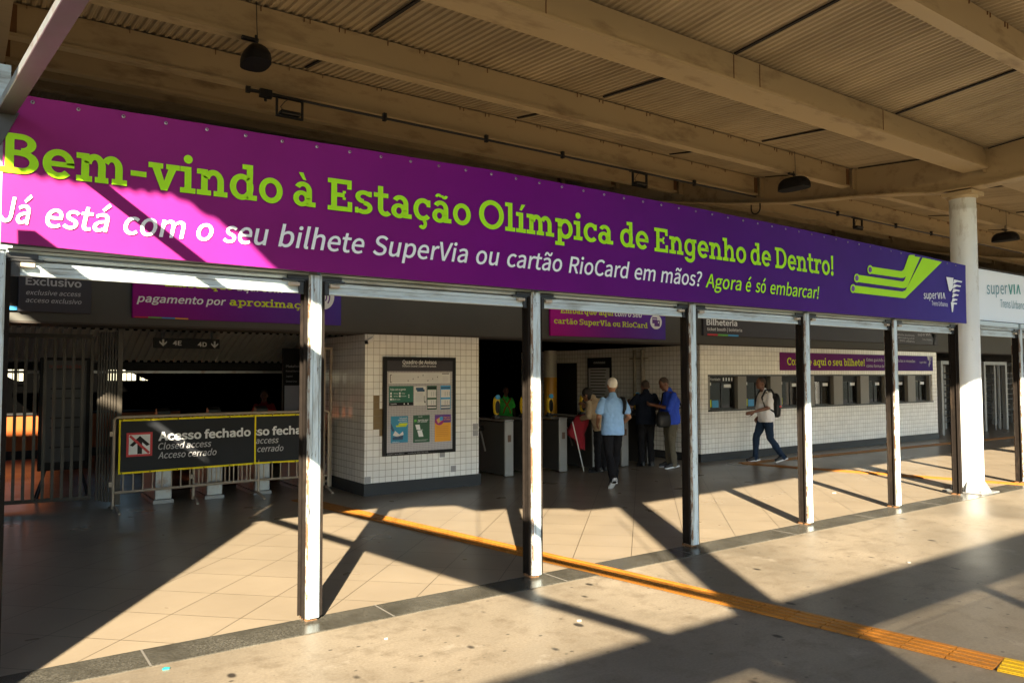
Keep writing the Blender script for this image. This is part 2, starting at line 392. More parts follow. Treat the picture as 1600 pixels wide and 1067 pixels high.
def slab(ch):
    base = {'à': 'a`', 'ã': 'a~', 'í': "i'", 'ç': 'c,', 'á': "a'", 'é': "e'", 'ê': 'e^'}.get(ch, ch)
    c = base[0]; S = []; A = 500
    if c == 'o': S = g_arc(275, 262, 262, 275, 0, 360); A = 550
    elif c == 'e': S = g_arc(275, 262, 262, 275, 0, 318)+g_rect(120, 212, 535, 306); A = 550
    elif c == 'c': S = g_arc(275, 262, 262, 275, 38, 318)+g_rect(375, 335, 478, 500); A = 505
    elif c == 'a': S = g_arc(215, 162, 205, 175, 0, 360, W, 96)+g_arc(245, 340, 218, 197, 0, 152, W, 104)+g_rect(330, 0, 463, 345)+g_rect(462, 0, 555, T); A = 570
    elif c == 'd': S = g_arc(265, 262, 252, 275, 0, 360)+g_rect(368, 0, 500, 745)+g_rect(275, 745-T, 369, 745)+g_rect(499, 0, 590, T); A = 605
    elif c == 'b': S = g_arc(330, 262, 252, 275, 0, 360)+g_rect(95, 0, 227, 745)+g_rect(5, 745-T, 96, 745); A = 600
    elif c == 'p': S = g_arc(340, 262, 252, 275, 0, 360)+stemser(90, -205, 530); A = 610
    elif c == 'q': S = g_arc(265, 262, 252, 275, 0, 360)+g_rect(368, -205, 500, 530)+g_rect(285, -205, 369, -205+T)+g_rect(499, -205, 585, -205+T)+g_rect(499, 530-T, 560, 530); A = 600
    elif c == 'g': S = g_arc(265, 270, 252, 268, 0, 360)+g_rect(368, -40, 500, 530)+g_rect(499, 530-T, 575, 530)+g_arc(260, -30, 240, 180, 190, 360); A = 595
    elif c in 'nh': S = stemser(85, 0, 745 if c == 'h' else 530, r=70)+g_arc(335, 300, 212, 237, 0, 165)+g_rect(415, 0, 547, 305)+g_rect(340, 0, 416, T)+g_rect(546, 0, 625, T); A = 640
    elif c == 'm': S = stemser(85, 0, 530, r=55)+g_arc(315, 300, 190, 237, 0, 165)+g_rect(373, 0, 505, 305)+g_rect(320, 0, 374, T)+g_rect(504, 0, 555, T)+g_arc(610, 300, 195, 237, 0, 150)+g_rect(673, 0, 805, 305)+g_rect(615, 0, 674, T)+g_rect(804, 0, 885, T); A = 900
    elif c == 'u': S = g_rect(75, 225, 207, 530)+g_rect(-5, 530-T, 76, 530)+g_arc(285, 232, 210, 245, 180, 335)+g_rect(365, 0, 497, 530)+g_rect(285, 530-T, 366, 530)+g_rect(496, 0, 580, T); A = 590
    elif c in 'i': S = stemser(88, 0, 530)+(g_dot(154, 685, 88) if len(base) == 1 else []); A = 312
    elif c == 'l': S = stemser(88, 0, 745); A = 312
    elif c == 't': S = g_rect(105, 170, 237, 690)+g_rect(0, 530-T, 370, 530)+g_arc(300, 178, 195, 190, 180, 318); A = 420
    elif c == 'r': S = stemser(85, 0, 530, r=105)+g_arc(345, 300, 232, 237, 62, 170)+g_rect(380, 370, 462, 510); A = 480
    elif c == 's': S = g_arc(232, 385, 212, 152, 25, 270, 122, 100)+g_arc(232, 142, 218, 155, -150, 92, 122, 102)+g_rect(345, 400, 430, 520)+g_rect(14, 5, 98, 135); A = 465
    elif c == 'v': S = g_poly((40, 480), (190, 480), (345, 0), (225, 0))+g_poly((530, 480), (380, 480), (225, 0), (345, 0))+g_rect(-15, 530-T, 262, 530)+g_rect(318, 530-T, 580, 530); A = 570
    elif c == 'x': S = g_poly((50, 480), (205, 480), (530, 50), (375, 50))+g_poly((520, 480), (365, 480), (40, 50), (195, 50))+g_rect(-5, 530-T, 262, 530)+g_rect(310, 530-T, 570, 530)+g_rect(-10, 0, 250, T)+g_rect(315, 0, 575, T); A = 580
    elif c == 'B': S = g_rect(80, 0, 218, 720)+g_rect(0, 720-T, 81, 720)+g_rect(0, 0, 81, T)+g_rect(217, 720-T, 330, 720)+g_rect(217, 325, 340, 425)+g_rect(217, 0, 340, T)+g_arc(325, 540, 240, 180, -90, 90, 140, T)+g_arc(335, 212, 275, 212, -90, 90, 146, T); A = 640
    elif c == 'D': S = g_rect(80, 0, 218, 720)+g_rect(0, 720-T, 81, 720)+g_rect(0, 0, 81, T)+g_rect(217, 720-T, 330, 720)+g_rect(217, 0, 330, T)+g_arc(325, 360, 355, 360, -90, 90, 145, T); A = 715
    elif c == 'E': S = g_rect(80, 0, 218, 720)+g_rect(0, 720-T, 81, 720)+g_rect(0, 0, 81, T)+g_rect(217, 720-T, 570, 720)+g_rect(217, 0, 585, T)+g_rect(462, 510, 570, 720-T+1)+g_rect(478, T-1, 585, 225)+g_rect(217, 315, 400, 412)+g_rect(355, 262, 430, 316)+g_rect(355, 411, 430, 465); A = 625
    elif c == 'O': S = g_arc(375, 360, 365, 375, 0, 360, 140, 118); A = 760
    elif c == 'C': S = g_arc(370, 360, 360, 375, 45, 315, 140, 118)+g_rect(525, 460, 625, 700); A = 660
    elif c == 'S': S = g_arc(290, 520, 270, 210, 20, 270, 138, 112)+g_arc(290, 200, 280, 212, -155, 92, 138, 112)+g_rect(450, 560, 545, 720)+g_rect(20, 0, 115, 165); A = 590
    elif c == 'R': S = g_rect(80, 0, 218, 720)+g_rect(0, 720-T, 81, 720)+g_rect(0, 0, 81, T)+g_rect(217, 0, 290, T)+g_rect(217, 720-T, 350, 720)+g_rect(217, 300, 350, 400)+g_arc(345, 510, 260, 210, -90, 90, 142, T)+g_poly((300, 310), (450, 310), (600, 40), (450, 40))+g_rect(440, 0, 665, T); A = 680
    elif c == 'V': S = g_poly((60, 660), (215, 660), (435, 0), (290, 0))+g_poly((660, 660), (505, 660), (290, 0), (435, 0))+g_rect(-10, 720-T, 300, 720)+g_rect(420, 720-T, 730, 720); A = 720
    elif c == '-': S = g_rect(30, 215, 320, 318); A = 350
    elif c == '!': S = g_poly((60, 740), (210, 740), (190, 225), (80, 225))+g_dot(135, 80, 88); A = 260
    elif c == ' ': A = 230
    if len(base) > 1:
        if base[1] == ',': S = S+g_arc(265, -85, 120, 130, -150, 80, 90, 90)
        elif c == 'i': S = S+acc(base[1], 165, 575)
        else: S = S+acc(base[1], 260, 560)
    return S, A
def slabtext(b, body, pl, pr, Y, h):
    """b: one bmesh, or a function called with each word's own bmesh"""
    P0 = at(pl[0], pl[1], Y); P1 = at(pr[0], pr[1], Y); runs = [[]]; x = 0; k = 0; allx = []
    for ch in body:
        S, A = slab(ch)
        if ch == ' ': runs.append([])
        for poly in S:
            runs[-1].append([(x+p[0], p[1]) for p in poly]); allx += [x+p[0] for p in poly]
        x += A+18
    x0, x1 = min(allx), max(allx); sx = (P1.x-P0.x)/(x1-x0); sl = (P1.z-P0.z)/(P1.x-P0.x); sy = h/720
    for run in runs:
        bb = BM() if callable(b) else b
        for poly in run:
            k += 1; d = (k % 7)*.00012
            try: bb.faces.new([bb.verts.new((P0.x+(p[0]-x0)*sx, P0.y-d, P0.z+(p[0]-x0)*sx*sl+p[1]*sy)) for p in poly])
            except Exception: pass
        if callable(b): b(bb)
def wing(b, x, z, s, Y, flip=1):
    """winged V emblem: a wedge and stepped feathers"""
    K = 0
    def P(pts):
        nonlocal K; K += 1
        b.faces.new([b.verts.new((x+px*s, Y-K*.0001, z+pz*s)) for px, pz in pts])
    P([(0, 1), (.42, 1), (.36, .70), (.22, .60), (.14, .62)])
    for i in range(5):
        a = .46-.03*i; zz = .96-.135*i; l = .95-.08*i
        P([(a, zz), (l, zz-.02), (l-.05, zz-.06), (a+.18, zz-.055), (a, zz-.115), (a-.07, zz-.115)])
    P([(.22, .30), (.60, .29), (.56, .25), (.40, .245), (.33, .02), (.27, .02)])
def disc(b, cx, cz, rx, rz, Y, a0=0, a1=360, ri=0, n=32):
    pts = [(R(a0+(a1-a0)*i/n)) for i in range(n+1)]
    for p, q in zip(pts, pts[1:]):
        o1 = (cx+rx*math.cos(p), Y, cz+rz*math.sin(p)); o2 = (cx+rx*math.cos(q), Y, cz+rz*math.sin(q))
        if ri: i1 = (cx+rx*ri*math.cos(p), Y, cz+rz*ri*math.sin(p)); i2 = (cx+rx*ri*math.cos(q), Y, cz+rz*ri*math.sin(q)); quad(b, (o1, o2, i2, i1))
        else: quad(b, (o1, o2, (cx, Y, cz)))
def words(name, m, parent, Y, h, items, f='sans', bold=0, shear=0, slab_=False, skew=None):
    for wd, pl, pr in items:
        if slab_: slabtext(lambda q: obj(name, q, m, parent), wd, pl, pr, Y, h); continue
        b = BM(); text(b, wd, pl, pr, Y, h, f, bold, shear); obj(name, b, m, parent)
def rectf(b, x0, z0, x1, z1, Y): quad(b, ((x0, Y, z0), (x1, Y, z0), (x1, Y, z1), (x0, Y, z1)))

# ================================================================== SETTING
b = BM(); quad(b, ((-250, -250, -.42), (250, -250, -.42), (250, 250, -.42), (-250, 250, -.42))); struct('ground', b, M['farground'])
b = BM(); box(b, -60, -14.5, -.4, 70, -.235, 0); struct('pavement', b, M['concrete'])
b = BM(); box(b, -60, -.235, -.4, 70, .095, .006)
struct('threshold_path', b, M['granite'])
b = BM()
for i in range(-12, 26):
    x = .52+1.62*i; box(b, x, -.234, .0062, x+.012, .094, .0075)
struct('threshold_joint_line', b, mat('joint_mortar', (.11, .10, .085), .8))
b = BM(); box(b, -60, .095, -.4, 70, 7.3, .0); box(b, 2.2, 7.3, -.4, 70, 12.5, 0); struct('floor', b, M['floor'])
b = BM(); box(b, -60, 7.3, -.4, 2.2, 14.2, -.004); struct('red_floor', b, M['redfloor'])
# tactile guiding path: slabs with four raised bars each
def tactile_path(name, p0, p1, w, m, n, z=.0):
    b = BM(); p0 = Vector((p0[0], p0[1], 0)); p1 = Vector((p1[0], p1[1], 0)); d = (p1-p0)/n; u = d.normalized(); s = Vector((-u.y, u.x, 0)); g = .004
    for i in range(n):
        a = p0+d*i+u*g; c = p0+d*(i+1)-u*g
        def slab_(o0, o1, z0, z1, a=a, c=c):
            V = [[b.verts.new(q+s*o+Vector((0, 0, zz))) for q, o in ((a, o0), (c, o0), (c, o1), (a, o1))] for zz in (z0, z1)]
            b.faces.new(V[0][::-1]); b.faces.new(V[1])
            for k in range(4): b.faces.new((V[0][k], V[0][(k+1) % 4], V[1][(k+1) % 4], V[1][k]))
        slab_(-w/2, w/2, z+.001, z+.007)
        for k in range(4):
            o = -w/2+w*(k+.5)/4; slab_(o-w*.075, o+w*.075, z+.007, z+.0125)
    return struct(name, b, m)
tactile_path('tactile_path', (1.80, 5.3), (3.085, -3.19), .27, M['tactile'], 33, .002)
tactile_path('tactile_path', (3.085, -3.195), (3.36, -4.4), .27, M['tactileyellow'], 5, .002)
tactile_path('tactile_path', (10.45, 4.4), (11.95, -1.2), .25, M['tactile'], 23, .002)
tactile_path('tactile_path', (10.45, 4.42), (22, 4.0), .25, M['tactile'], 46, .004)
# litter
M['scrap'] = mat('soiled_paper', (.30, .285, .26), .7)
def scrap(px, py, m, s, label):
    p = atz(px, py); b = BM(); pts = [(p.x+s*random.uniform(.5, 1)*math.cos(a), p.y+s*.8*random.uniform(.5, 1)*math.sin(a)) for a in (0, .9, 1.9, 3, 4, 5.2)]
    prism(b, pts, 'XY', .001, .008); tag(obj('paper_scrap', b, m, org=(p.x, p.y, 0)), label, 'litter')
scrap(905, 970, M['scrap'], .035, 'white paper scrap on the concrete beside the second thin shadow')
scrap(260, 1045, mat('turquoise_scrap', (.015, .28, .28)), .03, 'small turquoise scrap on the concrete near the dark sill')
scrap(604, 998, M['scrap'], .02, 'tiny crumpled white scrap lying alone on sunlit concrete')
scrap(1303, 770, M['scrap'], .04, 'pale scrap on the sunlit floor tiles right of the fourth post')
scrap(1420, 879, M['scrap'], .025, 'tiny pale scrap on the sunlit concrete by the broad shadow')

# ================================================================== CANOPY
PURL = [(-5.2, 5.15, 4.86), (-4.05, 5.22, 4.90), (-2.1, 5.22, 4.92), (-.2, 5.08, 4.77), (1.82, 5.24, 4.92), (3.67, 5.49, 5.15), (5.69, 5.92, 5.61), (7.61, 6.42, 6.12), (9.6, 6.9, 6.6)]
FRONT = [(-4.3, -3.0), (-4.3, -4.03), (-3.97, -4.06), (-3.48, -4.06), (-3.28, -4.38), (-3.22, -4.8), (-3.1, -5.05), (-2.81, -4.98), (-2.22, -5.19), (-2.18, -5.64), (-1.78, -5.75), (-1.06, -6.16), (-1.02, -6.35), (-.59, -6.41), (-.06, -6.40), (1.6, -6.33), (5.2, -5.99), (8.66, -5.84), (62, -5.84)]
def front_y(x):
    if x <= -4.3: return -4.03
    pts = FRONT[1:]
    for (xa, ya), (xb, yb) in zip(pts, pts[1:]):
        if xa <= x <= xb: return ya+(yb-ya)*(x-xa)/(xb-xa)
    return -5.84
def roof_z(y):
    P = [(-6.6, 5.05)]+[(p[0], p[1]) for p in PURL]+[(11, 7.2), (17, 8.4)]
    for (ya, za), (yb, zb) in zip(P, P[1:]):
        if ya <= y <= yb: return za+(zb-za)*(y-ya)/(yb-ya)
    return P[-1][1]
canopy = thing('station_canopy', 'cream steel canopy roof with long purlins and corrugated sheets above the purple banner', 'canopy', (4, 0, 4.4))
PITCH = .082
def sheet(x0, x1):
    b = BM(); n = int(round((x1-x0)/PITCH))
    prof = []
    for i in range(n):
        xa = x0+i*(x1-x0)/n; pw = (x1-x0)/n
        prof += [(xa, 0), (xa+pw*.32, 0), (xa+pw*.5, .018), (xa+pw*.82, .018)]
    prof.append((x1, 0)); rows = []
    ys = [None]+[p[0] for p in PURL if p[0] > -3]+[11, 17]
    for (x, dz) in prof:
        fy = front_y(x); col = []
        for y in ys:
            yy = fy if y is None else max(y, fy+.001)
            col.append(b.verts.new((x, yy, roof_z(yy)+.012+dz)))
        rows.append(col)
    for u, v in zip(rows, rows[1:]):
        for k in range(len(ys)-1): b.faces.new((u[k], v[k], v[k+1], u[k+1]))
    obj('roof_sheet', b, M['sheet'], canopy)
xs = [-4.3, -1.95, 1.2, 4.37, 7.55, 10.15, 13.1, 16.3, 19.4, 22.25, 27, 32, 37, 42, 50, 60]
for xa, xb in zip(xs, xs[1:]): sheet(xa, xb)
for x in xs[1:-1]:
    for (ya, za, _), (yb, zb, _) in zip(PURL, PURL[1:]):
        if ya < front_y(x)-.01: continue
        b = BM(); obox(b, (x, ya+.11, za-.003), (x, yb-.11, zb-.003), .035, .018); obj('seam_strip', b, M['seam'], canopy)
random.seed(3)
GX = [-1.95, 10.15, 22.25, 34.35]
bays = [(-4.3, -2.07)]+[(GX[i]+.12, GX[i+1]-.12) for i in range(3)]+[(34.47, 60)]
for (y, zt, zl) in PURL:
    for (xa, xb) in bays:
        if front_y((xa+xb)/2) > y+.05 or (y < -3 and xa < -4): continue
        xs_ = xa
        b = BM(); d = zt-zl; wide = abs(y+.2) < .1
        if wide:                                    # gutter beam at the valley: deep box with a broad bottom flange
            box(b, xa, y-.09, zl+.02, xb, y+.16, zt); box(b, xa, y-.15, zl-.012, xb, y+.20, zl+.02)

        else:
            t = .009
            prism(b, [(y-.005, zl), (y+.13, zl), (y+.13, zl+.035), (y+.12, zl+.035), (y+.12, zl+.012), (y+.006, zl+.012), (y+.006, zt-.012), (y+.10, zt-.012), (y+.10, zt), (y-.005, zt)], 'YZ', xa, xb)
            box(b, xa, y-.022, zl-.006, xb, y-.004, zl+.028)
        p_ = obj('purlin', b, M['roofpaint'], canopy)
        if wide:
            for xs_ in (xa+3.1, xa+6.2, xa+9.1): b = BM(); box(b, xs_-.004, y-.096, zl+.021, xs_+.004, y-.0905, zt-.01); obj('splice_line', b, M['roofrust'], p_)
        if xb < 23 and y > -3:
            b = BM(); x = xa+.2
            while x < xb-.1:                          # hook-bolt ends hanging below the sheet line
                for q in (-.03, .03):
                    if random.random() < .55: box(b, x+q-.003, y-.016, zt-random.uniform(.03, .055), x+q+.003, y-.0055, zt+.0)
                x += .42+random.uniform(-.06, .06)
            for xe in (xa, xb):
                s = .0 if xe == xa else -.09
                box(b, xe+s, y-.012, zl+.03, xe+s+.09, y-.0055, zt-.02)
            if len(b.verts): obj('fixing', b, M['roofrust'], p_)
# main girders: haunched plate girders across the canopy
GB = [(-3.2, 4.68), (-.84, 4.55), (-.12, 4.53), (.4, 4.55), (.98, 4.65), (1.9, 4.77), (3.07, 4.9), (4.4, 5.13), (5.56, 5.38), (7.2, 5.75), (9, 6.25), (11, 6.8)]
for gx in GX:
    b = BM(); ytop = [-5.6 if gx > 0 else -3.7]
    lo = [p for p in GB if p[0] >= ytop[0]]
    lo = [(ytop[0], 4.72 if gx < 0 else 4.83)]+lo
    up_ = [(y, roof_z(y)-.01) for y, _ in lo][::-1]
    prism(b, lo+up_, 'YZ', gx-.012, gx+.012)
    for (ya, za), (yb, zb) in zip(lo, lo[1:]): obox(b, (gx, ya, za), (gx, yb+.004, zb), .26, .02)
    for y, zt, zl in PURL:
        if y > lo[0][0]: box(b, gx-.115, y-.075, zl-.05, gx+.115, y-.063, zt-.02)
    obj('girder', b, M['roofpaint'], canopy)
# columns ----------------------------------------------------------
def column(cx, cy, label):
    c = thing('steel_column', label, 'column', (cx, cy, 0), 'round white columns under the canopy girders')
    b = BM(); lathe(b, cx, cy, [(.18, .02), (.18, 4.20), (.184, 4.21), (.184, 4.245), (.18, 4.25), (.18, 4.44)], 40); obj('shaft', b, M['column'], c, True)
    b = BM(); box(b, cx-.28, cy-.28, .002, cx+.28, cy+.28, .022, .004); obj('base_plate', b, M['galv'], c)
    for k in range(8):
        a = k*math.pi/4+.2; u = Vector((math.cos(a), math.sin(a), 0)); n = Vector((-u.y, u.x, 0))*.007
        b = BM(); pr = [(.172, .021), (.27, .021), (.262, .05), (.19, .17), (.172, .17)]
        A = [b.verts.new(Vector((cx, cy, 0))+u*r+Vector((0, 0, z))+n) for r, z in pr]; B_ = [b.verts.new(Vector((cx, cy, 0))+u*r+Vector((0, 0, z))-n) for r, z in pr]
        b.faces.new(A); b.faces.new(B_[::-1])
        for i in range(5): b.faces.new((A[i], B_[i], B_[(i+1) % 5], A[(i+1) % 5]))
        obj('gusset', b, M['galv'], c)
    b = BM(); box(b, cx-.20, cy-.22, 4.441, cx+.20, cy+.22, 4.50); lathe(b, cx, cy, [(.20, 4.40), (.21, 4.44)], 30); obj('cap_plate', b, M['roofpaint'], c)
column(10.21, .10, 'white round steel column at the right end of the purple banner')
column(-2.34, .10, 'white round steel column left of the first shutter, just outside the picture')
column(22.3, .10, 'white round steel column beyond the white box sign')

# gantry bars and board left of the camera, whose shadows cross the floor
CU, SU, TE = math.cos(SUN_AZ), math.sin(SUN_AZ), math.tan(SUN_EL)
def uvp(u, v, X):
    """point on the sun ray (u, v) at a given X"""
    Y = (CU*X-u)/SU; return Vector((X, Y, v-TE*(SU*X+CU*Y)))
gan = thing('sign_gantry', 'weathered grey steel bar crossing the upper left corner in front of the banner', 'gantry', (-1.9, -.3, 3.2))
def gp(u): return uvp(u, 1.868-.55*u, -1.60+.19*u)
def lo_(u): return uvp(u, 1.19-.585*u, -2.45+.10*(u+1.6))
b = BM(); obox(b, gp(-1.54), gp(-.32), .085, .026); obox(b, gp(-.32), gp(3.25), .075, .07); obj('bar', b, mat('weathered_bar', (.055, .047, .038), .5, var=.3, vscale=7), gan)
b = BM(); obox(b, gp(-1.54)+Vector((-.047, 0, .006)), gp(-.33)+Vector((-.047, 0, .006)), .005, .045); obj('side_strip', b, M['galv'], gan)
b = BM(); prism(b, [(v.x, v.z) for v in (at(-14, 172, -.1), at(30, 178, -.1), at(2, 226, -.1), at(-14, 235, -.1))], 'XZ', -.115, -.095); obj('end_plate', b, M['steeldark'], gan)
b = BM(); obox(b, lo_(-1.45), lo_(3.1), .09, .08); obj('lower_bar', b, M['galv'], gan)
b = BM()
A = [gp(-.06), gp(1.64), lo_(1.64), lo_(-.06)]
V = [b.verts.new(v) for v in A]; V2 = [b.verts.new(v+Vector((.012, 0, .016))) for v in A]
b.faces.new(V); b.faces.new(V2[::-1])
for i in range(4): b.faces.new((V[i], V2[i], V2[(i+1) % 4], V[(i+1) % 4]))
obj('board', b, M['dark'], gan)
for u in (.2, 1.2, 2.9):
    q = gp(u); b = BM(); tube(b, [q+Vector((0, 0, .04)), Vector((q.x, q.y, 5.15))], .006, 6); obj('hanger_rod', b, M['galv'], gan)
q = lo_(-.3)
# added unseen wall: shades the left of the hall, slit casts a sun shaft
b = BM(); prism(b, [(-10, 0), (-3.77, 0), (-3.77, 4.24), (-4.1, 4.3), (-4.1, 5.2), (-4.86, 5.74), (-10, 9.49)], 'XZ', -3.25, -3.0)
prism(b, [(-4.86, 5.90), (-4.86, 5.741), (-4.1, 5.201), (-4.1, 8.5), (-10, 12), (-10, 9.65)], 'XZ', -3.25, -3.0)
tag(obj('side_wall', b, M['plaster'], org=(-5, -3.1, 0)), 'unseen light blocker added left of the station front, with a slit for a sun shaft', 'wall')

# structure behind the camera: outer portal with pillars, beam and slats added to dim the sun
por = thing('outer_portal', 'grey concrete portal facing the station front, with slats added to dim the sun', 'portal', (0, -9.1, 0))
b = BM(); box(b, -14, -9.32, 4.08, 42, -9.0, 4.36); obj('beam', b, M['plaster'], por)
for x in (-1.81, 10.2, 22.2, 34.2):
    b = BM(); box(b, x-.36, -9.36, -.4, x+.36, -9.02, 4.07); obj('pillar', b, M['plaster'], por)
    b = BM(); lathe(b, x-.12, -9.15, [(.215, 4.36), (.215, 7.2)], 20); obj('upper_post', b, M['plaster'], por)
for k in range(-5, 17):
    x = .43+2.4*k
    if abs(x+1.81) > .5: b = BM(); box(b, x-.05, -9.3, 0, x+.05, -9.2, 4.07); obj('guard_post', b, M['steeldark'], por)
b = BM(); z = 2.5
while z < 4.04:
    box(b, -14, -9.28, z, 42, -9.272, z+.022); z += .036
obj('sun_dimming_slats', b, M['steeldark'], por)  # unseen slats, spaced to dim the sun on the foreground
b = BM(); box(b, -12.4, .6, -.4, -12, 18, 12); tag(obj('sky_light_blocker', b, M['plaster'], org=(-12.2, 9, -.4)), 'tall unseen block added left of the hall to keep sky light out', 'building')  # added out of view to cut sky light from the left
# tall unseen wall added at the far left to shade the hall floor
b = BM(); box(b, -40, .1, -.4, -5.6, .5, 8.5)
tag(obj('sun_blocker_wall', b, M['plaster'], org=(-20, .3, -.4)), 'tall unseen wall added left of the canopy to keep sun off the hall floor', 'wall')

# ================================================================== SHOP FRONT: posts, shutters, banner
POSTS = [(0.0, 'tallest peeling white post, between the closed access barriers and the tiled block'),
         (2.0, 'peeling post in front of the first turnstiles, second tallest of the row'),
         (4.02, 'grey and white post just right of the man in a blue polo'),
         (6.0, 'post just right of the man walking with a backpack'),
         (7.97, 'slim post in front of the ticket windows, nearest the big column'),
         (11.85, 'slim post right of the big round column, at the right picture edge')]
def post(x, label, w=.10, pm='post'):
    t = thing('shutter_post', label, 'post', (x, 0, 0), 'posts between the roller shutters')
    b = BM()   # ribbed front profile, extruded upward
    pf = [(-w/2, .12), (-w/2, 0), (-w/2+.012, -.012), (-w*.2, -.012), (-w*.17, -.003), (-w*.14, -.012), (w*.26, -.012), (w*.29, -.003), (w*.32, -.012), (w/2-.012, -.012), (w/2, 0), (w/2, .12)]
    prism(b, [(x+p, q) for p, q in pf], 'XY', .03, 2.475); pb = obj('post_body', b, [M[pm], M['postedge'] if pm == 'post' else M[pm]], t)
    for pl in pb.data.polygons:
        if pl.center.x < -w*.33 or pl.center.x > w*.45: pl.material_index = 1
    for s in (-1, 1):
        b = BM(); xa = x+s*(w/2+.0015); xb = x+s*(w/2+.026)
        lo, hi = min(xa, xb), max(xa, xb)
        box(b, lo, .012, .035, hi, .019, 2.44); box(b, lo, .093, .035, hi, .100, 2.44); box(b, min(xa, xa+s*.006), .0195, .035, max(xa, xa+s*.006), .0925, 2.44)
        obj('guide_rail', b, M['rustguide'], t)
    b = BM(); box(b, x-w*.42, .02, .0065, x+w*.42, .14, .03); obj('foot', b, M['roofrust'], t)
for x, l in POSTS: post(x, l)
post(9.70, 'narrow dark post against the left side of the big round column', .03, 'rustguide')
post(-1.897, 'narrow grey post with a dark guide at the far left edge beside the first shutter', .05)
edges = [(-1.897, 0, .027, .044), (0, 2.0, .044, .044), (2.0, 4.02, .044, .044), (4.02, 6, .044, .044), (6, 7.97, .044, .044), (7.97, 9.70, .044, .02), (10.3, 11.85, 0, .044), (11.85, 14, .044, .044), (14, 16, .044, .044)]
SL = ['half sunlit rolled up steel shutter at the far left', 'rolled up shutter above the tiled block with the notice board', 'rolled up shutter above the man in a light blue shirt', 'rolled up shutter above the first ticket windows', 'rolled up shutter above the middle ticket windows', 'rolled up shutter nearest the big column on its left', 'rolled up shutter under the white sign right of the column', 'rolled up shutter beyond the last post at the right', 'rolled up shutter furthest along the front']
for (xa, xb, wa, wb), l in zip(edges, SL):
    x0, x1 = xa+wa+.0, xb-wb-.0
    t = thing('roller_shutter', l, 'shutter', ((x0+x1)/2, .06, 2.3), 'rolled up shutters under the banner')
    b = BM(); pf = []
    zb = 2.362
    pf = [(.050, zb), (.045, zb+.035), (.052, zb+.037), (.045, zb+.041), (.042, zb+.068), (.056, zb+.071), (.056, zb+.079), (.03, zb+.082), (.02, zb+.096), (.025, zb+.106), (.045, zb+.109), (.02, zb+.114), (.012, zb+.13), (.010, zb+.165), (.012, zb+.20), (.05, zb+.21), (.088, zb+.21), (.088, zb)]
    prism(b, pf, 'YZ', x0, x1); obj('curtain', b, M['shutter'], t)
    b = BM(); box(b, x0+.001, .0385, zb+.0685, x1-.001, .0418, zb+.075); box(b, x0+.001, .008, zb+.128, x1-.001, .0115, zb+.133); obj('groove_shade', b, M['seam'], t)  # dark strips laid on the curtain stand in for groove shade
    b = BM(); box(b, x0+.01, .035, zb-.018, x1-.01, .075, zb+.001, .003); obj('bottom_bar', b, M['shutter'], t)
    for xe, s in ((x0, 1), (x1, -1)):
        b = BM(); lo, hi = sorted((xe+s*.01, xe+s*.19)); box(b, lo, .012, zb+.066, hi, .040, zb+.080); lo, hi = sorted((xe, xe+s*.16)); box(b, lo, .005, zb+.082, hi, .018, zb+.11); obj('latch_bar', b, M['blackmetal'], t)
        b = BM(); lo, hi = sorted((xe+s*.07, xe+s*.145)); box(b, lo, -.002, zb+.030, hi, .038, zb+.056, .004); obj('lock_box', b, M['barrier'], t)
        b = BM(); lo, hi = sorted((xe, xe+s*.07)); box(b, lo, .026, zb-.025, hi, .040, zb+.066); obj('end_plate', b, M['blackmetal'], t)
# closed bays left of the first column
b = BM(); z = .01
pf = []
while z < 3.6: pf += [(.10, z), (.085, z+.02), (.085, z+.07), (.10, z+.085)]; z += .09
prism(b, pf+[(.16, z), (.16, .0)], 'YZ', -5.6, -2.36)
tag(obj('closed_shutter', b, M['shutter'], org=(-4, .1, 0)), 'closed steel shutter bay left of the left column', 'shutter')
b = BM(); prism(b, [(-2.155, 0), (-1.952, 0), (-1.952, 2.5), (-1.87, 2.5), (-1.87, 3.6), (-2.155, 3.6)], 'XZ', .06, .14); tag(obj('light_stop_panel', b, M['shutter'], org=(-2.05, .1, 0)), 'narrow panel added between the left column and the first guide post to stop a light leak', 'panel')  # filler added to block sun leaking past the first post
# cladding behind the banner
# main banner -----------------------------------------------------------
YB = -.097
KB = (5.31045+YB)/(5.31045-.2)
def kb(P): return [(-2.0095+(x+2.0095)*KB, 1.74626+(z-1.74626)*KB) for x, z in P]
TOP = [(-1.905, 3.352), (-1.54, 3.36), (-1.06, 3.37), (-.34, 3.385), (.4, 3.40), (1.41, 3.42), (2.43, 3.42), (3.98, 3.42), (5.61, 3.40), (7.68, 3.36), (9.56, 3.31)]
BOT = [(-1.905, 2.50), (-1.08, 2.48), (-.14, 2.472), (.99, 2.47), (3.07, 2.47), (5.58, 2.47), (9.56, 2.475)]
TOP, BOT = kb(TOP), kb(BOT)
XA, XB = TOP[0][0], TOP[-1][0]
def itp(P, x):
    for (xa, za), (xb, zb) in zip(P, P[1:]):
        if x <= xb: return za+(zb-za)*(x-xa)/(xb-xa)
    return P[-1][1]
b = BM(); n = 150; x0, x1 = -1.88, 9.5; prev = None
for i in range(n):
    xa = x0+(x1-x0)*i/n; pw = (x1-x0)/n
    for dx, dy in ((0, 0), (.35, 0), (.5, -.022), (.85, -.022)):
        x = xa+pw*dx; c = [b.verts.new((x, .03+dy, 2.6)), b.verts.new((x, .03+dy, itp(TOP, x)+.022))]
        if prev: b.faces.new((prev[0], c[0], c[1], prev[1]))
        prev = c
tag(obj('corrugated_cladding', b, M['darksheet'], org=(4, -.1, 2.6)), 'dark corrugated cladding just showing above the top edge of the banner', 'cladding')
ban = thing('welcome_banner', 'long purple welcome banner with lime headline across the station front', 'banner', (4, YB, 2.5))
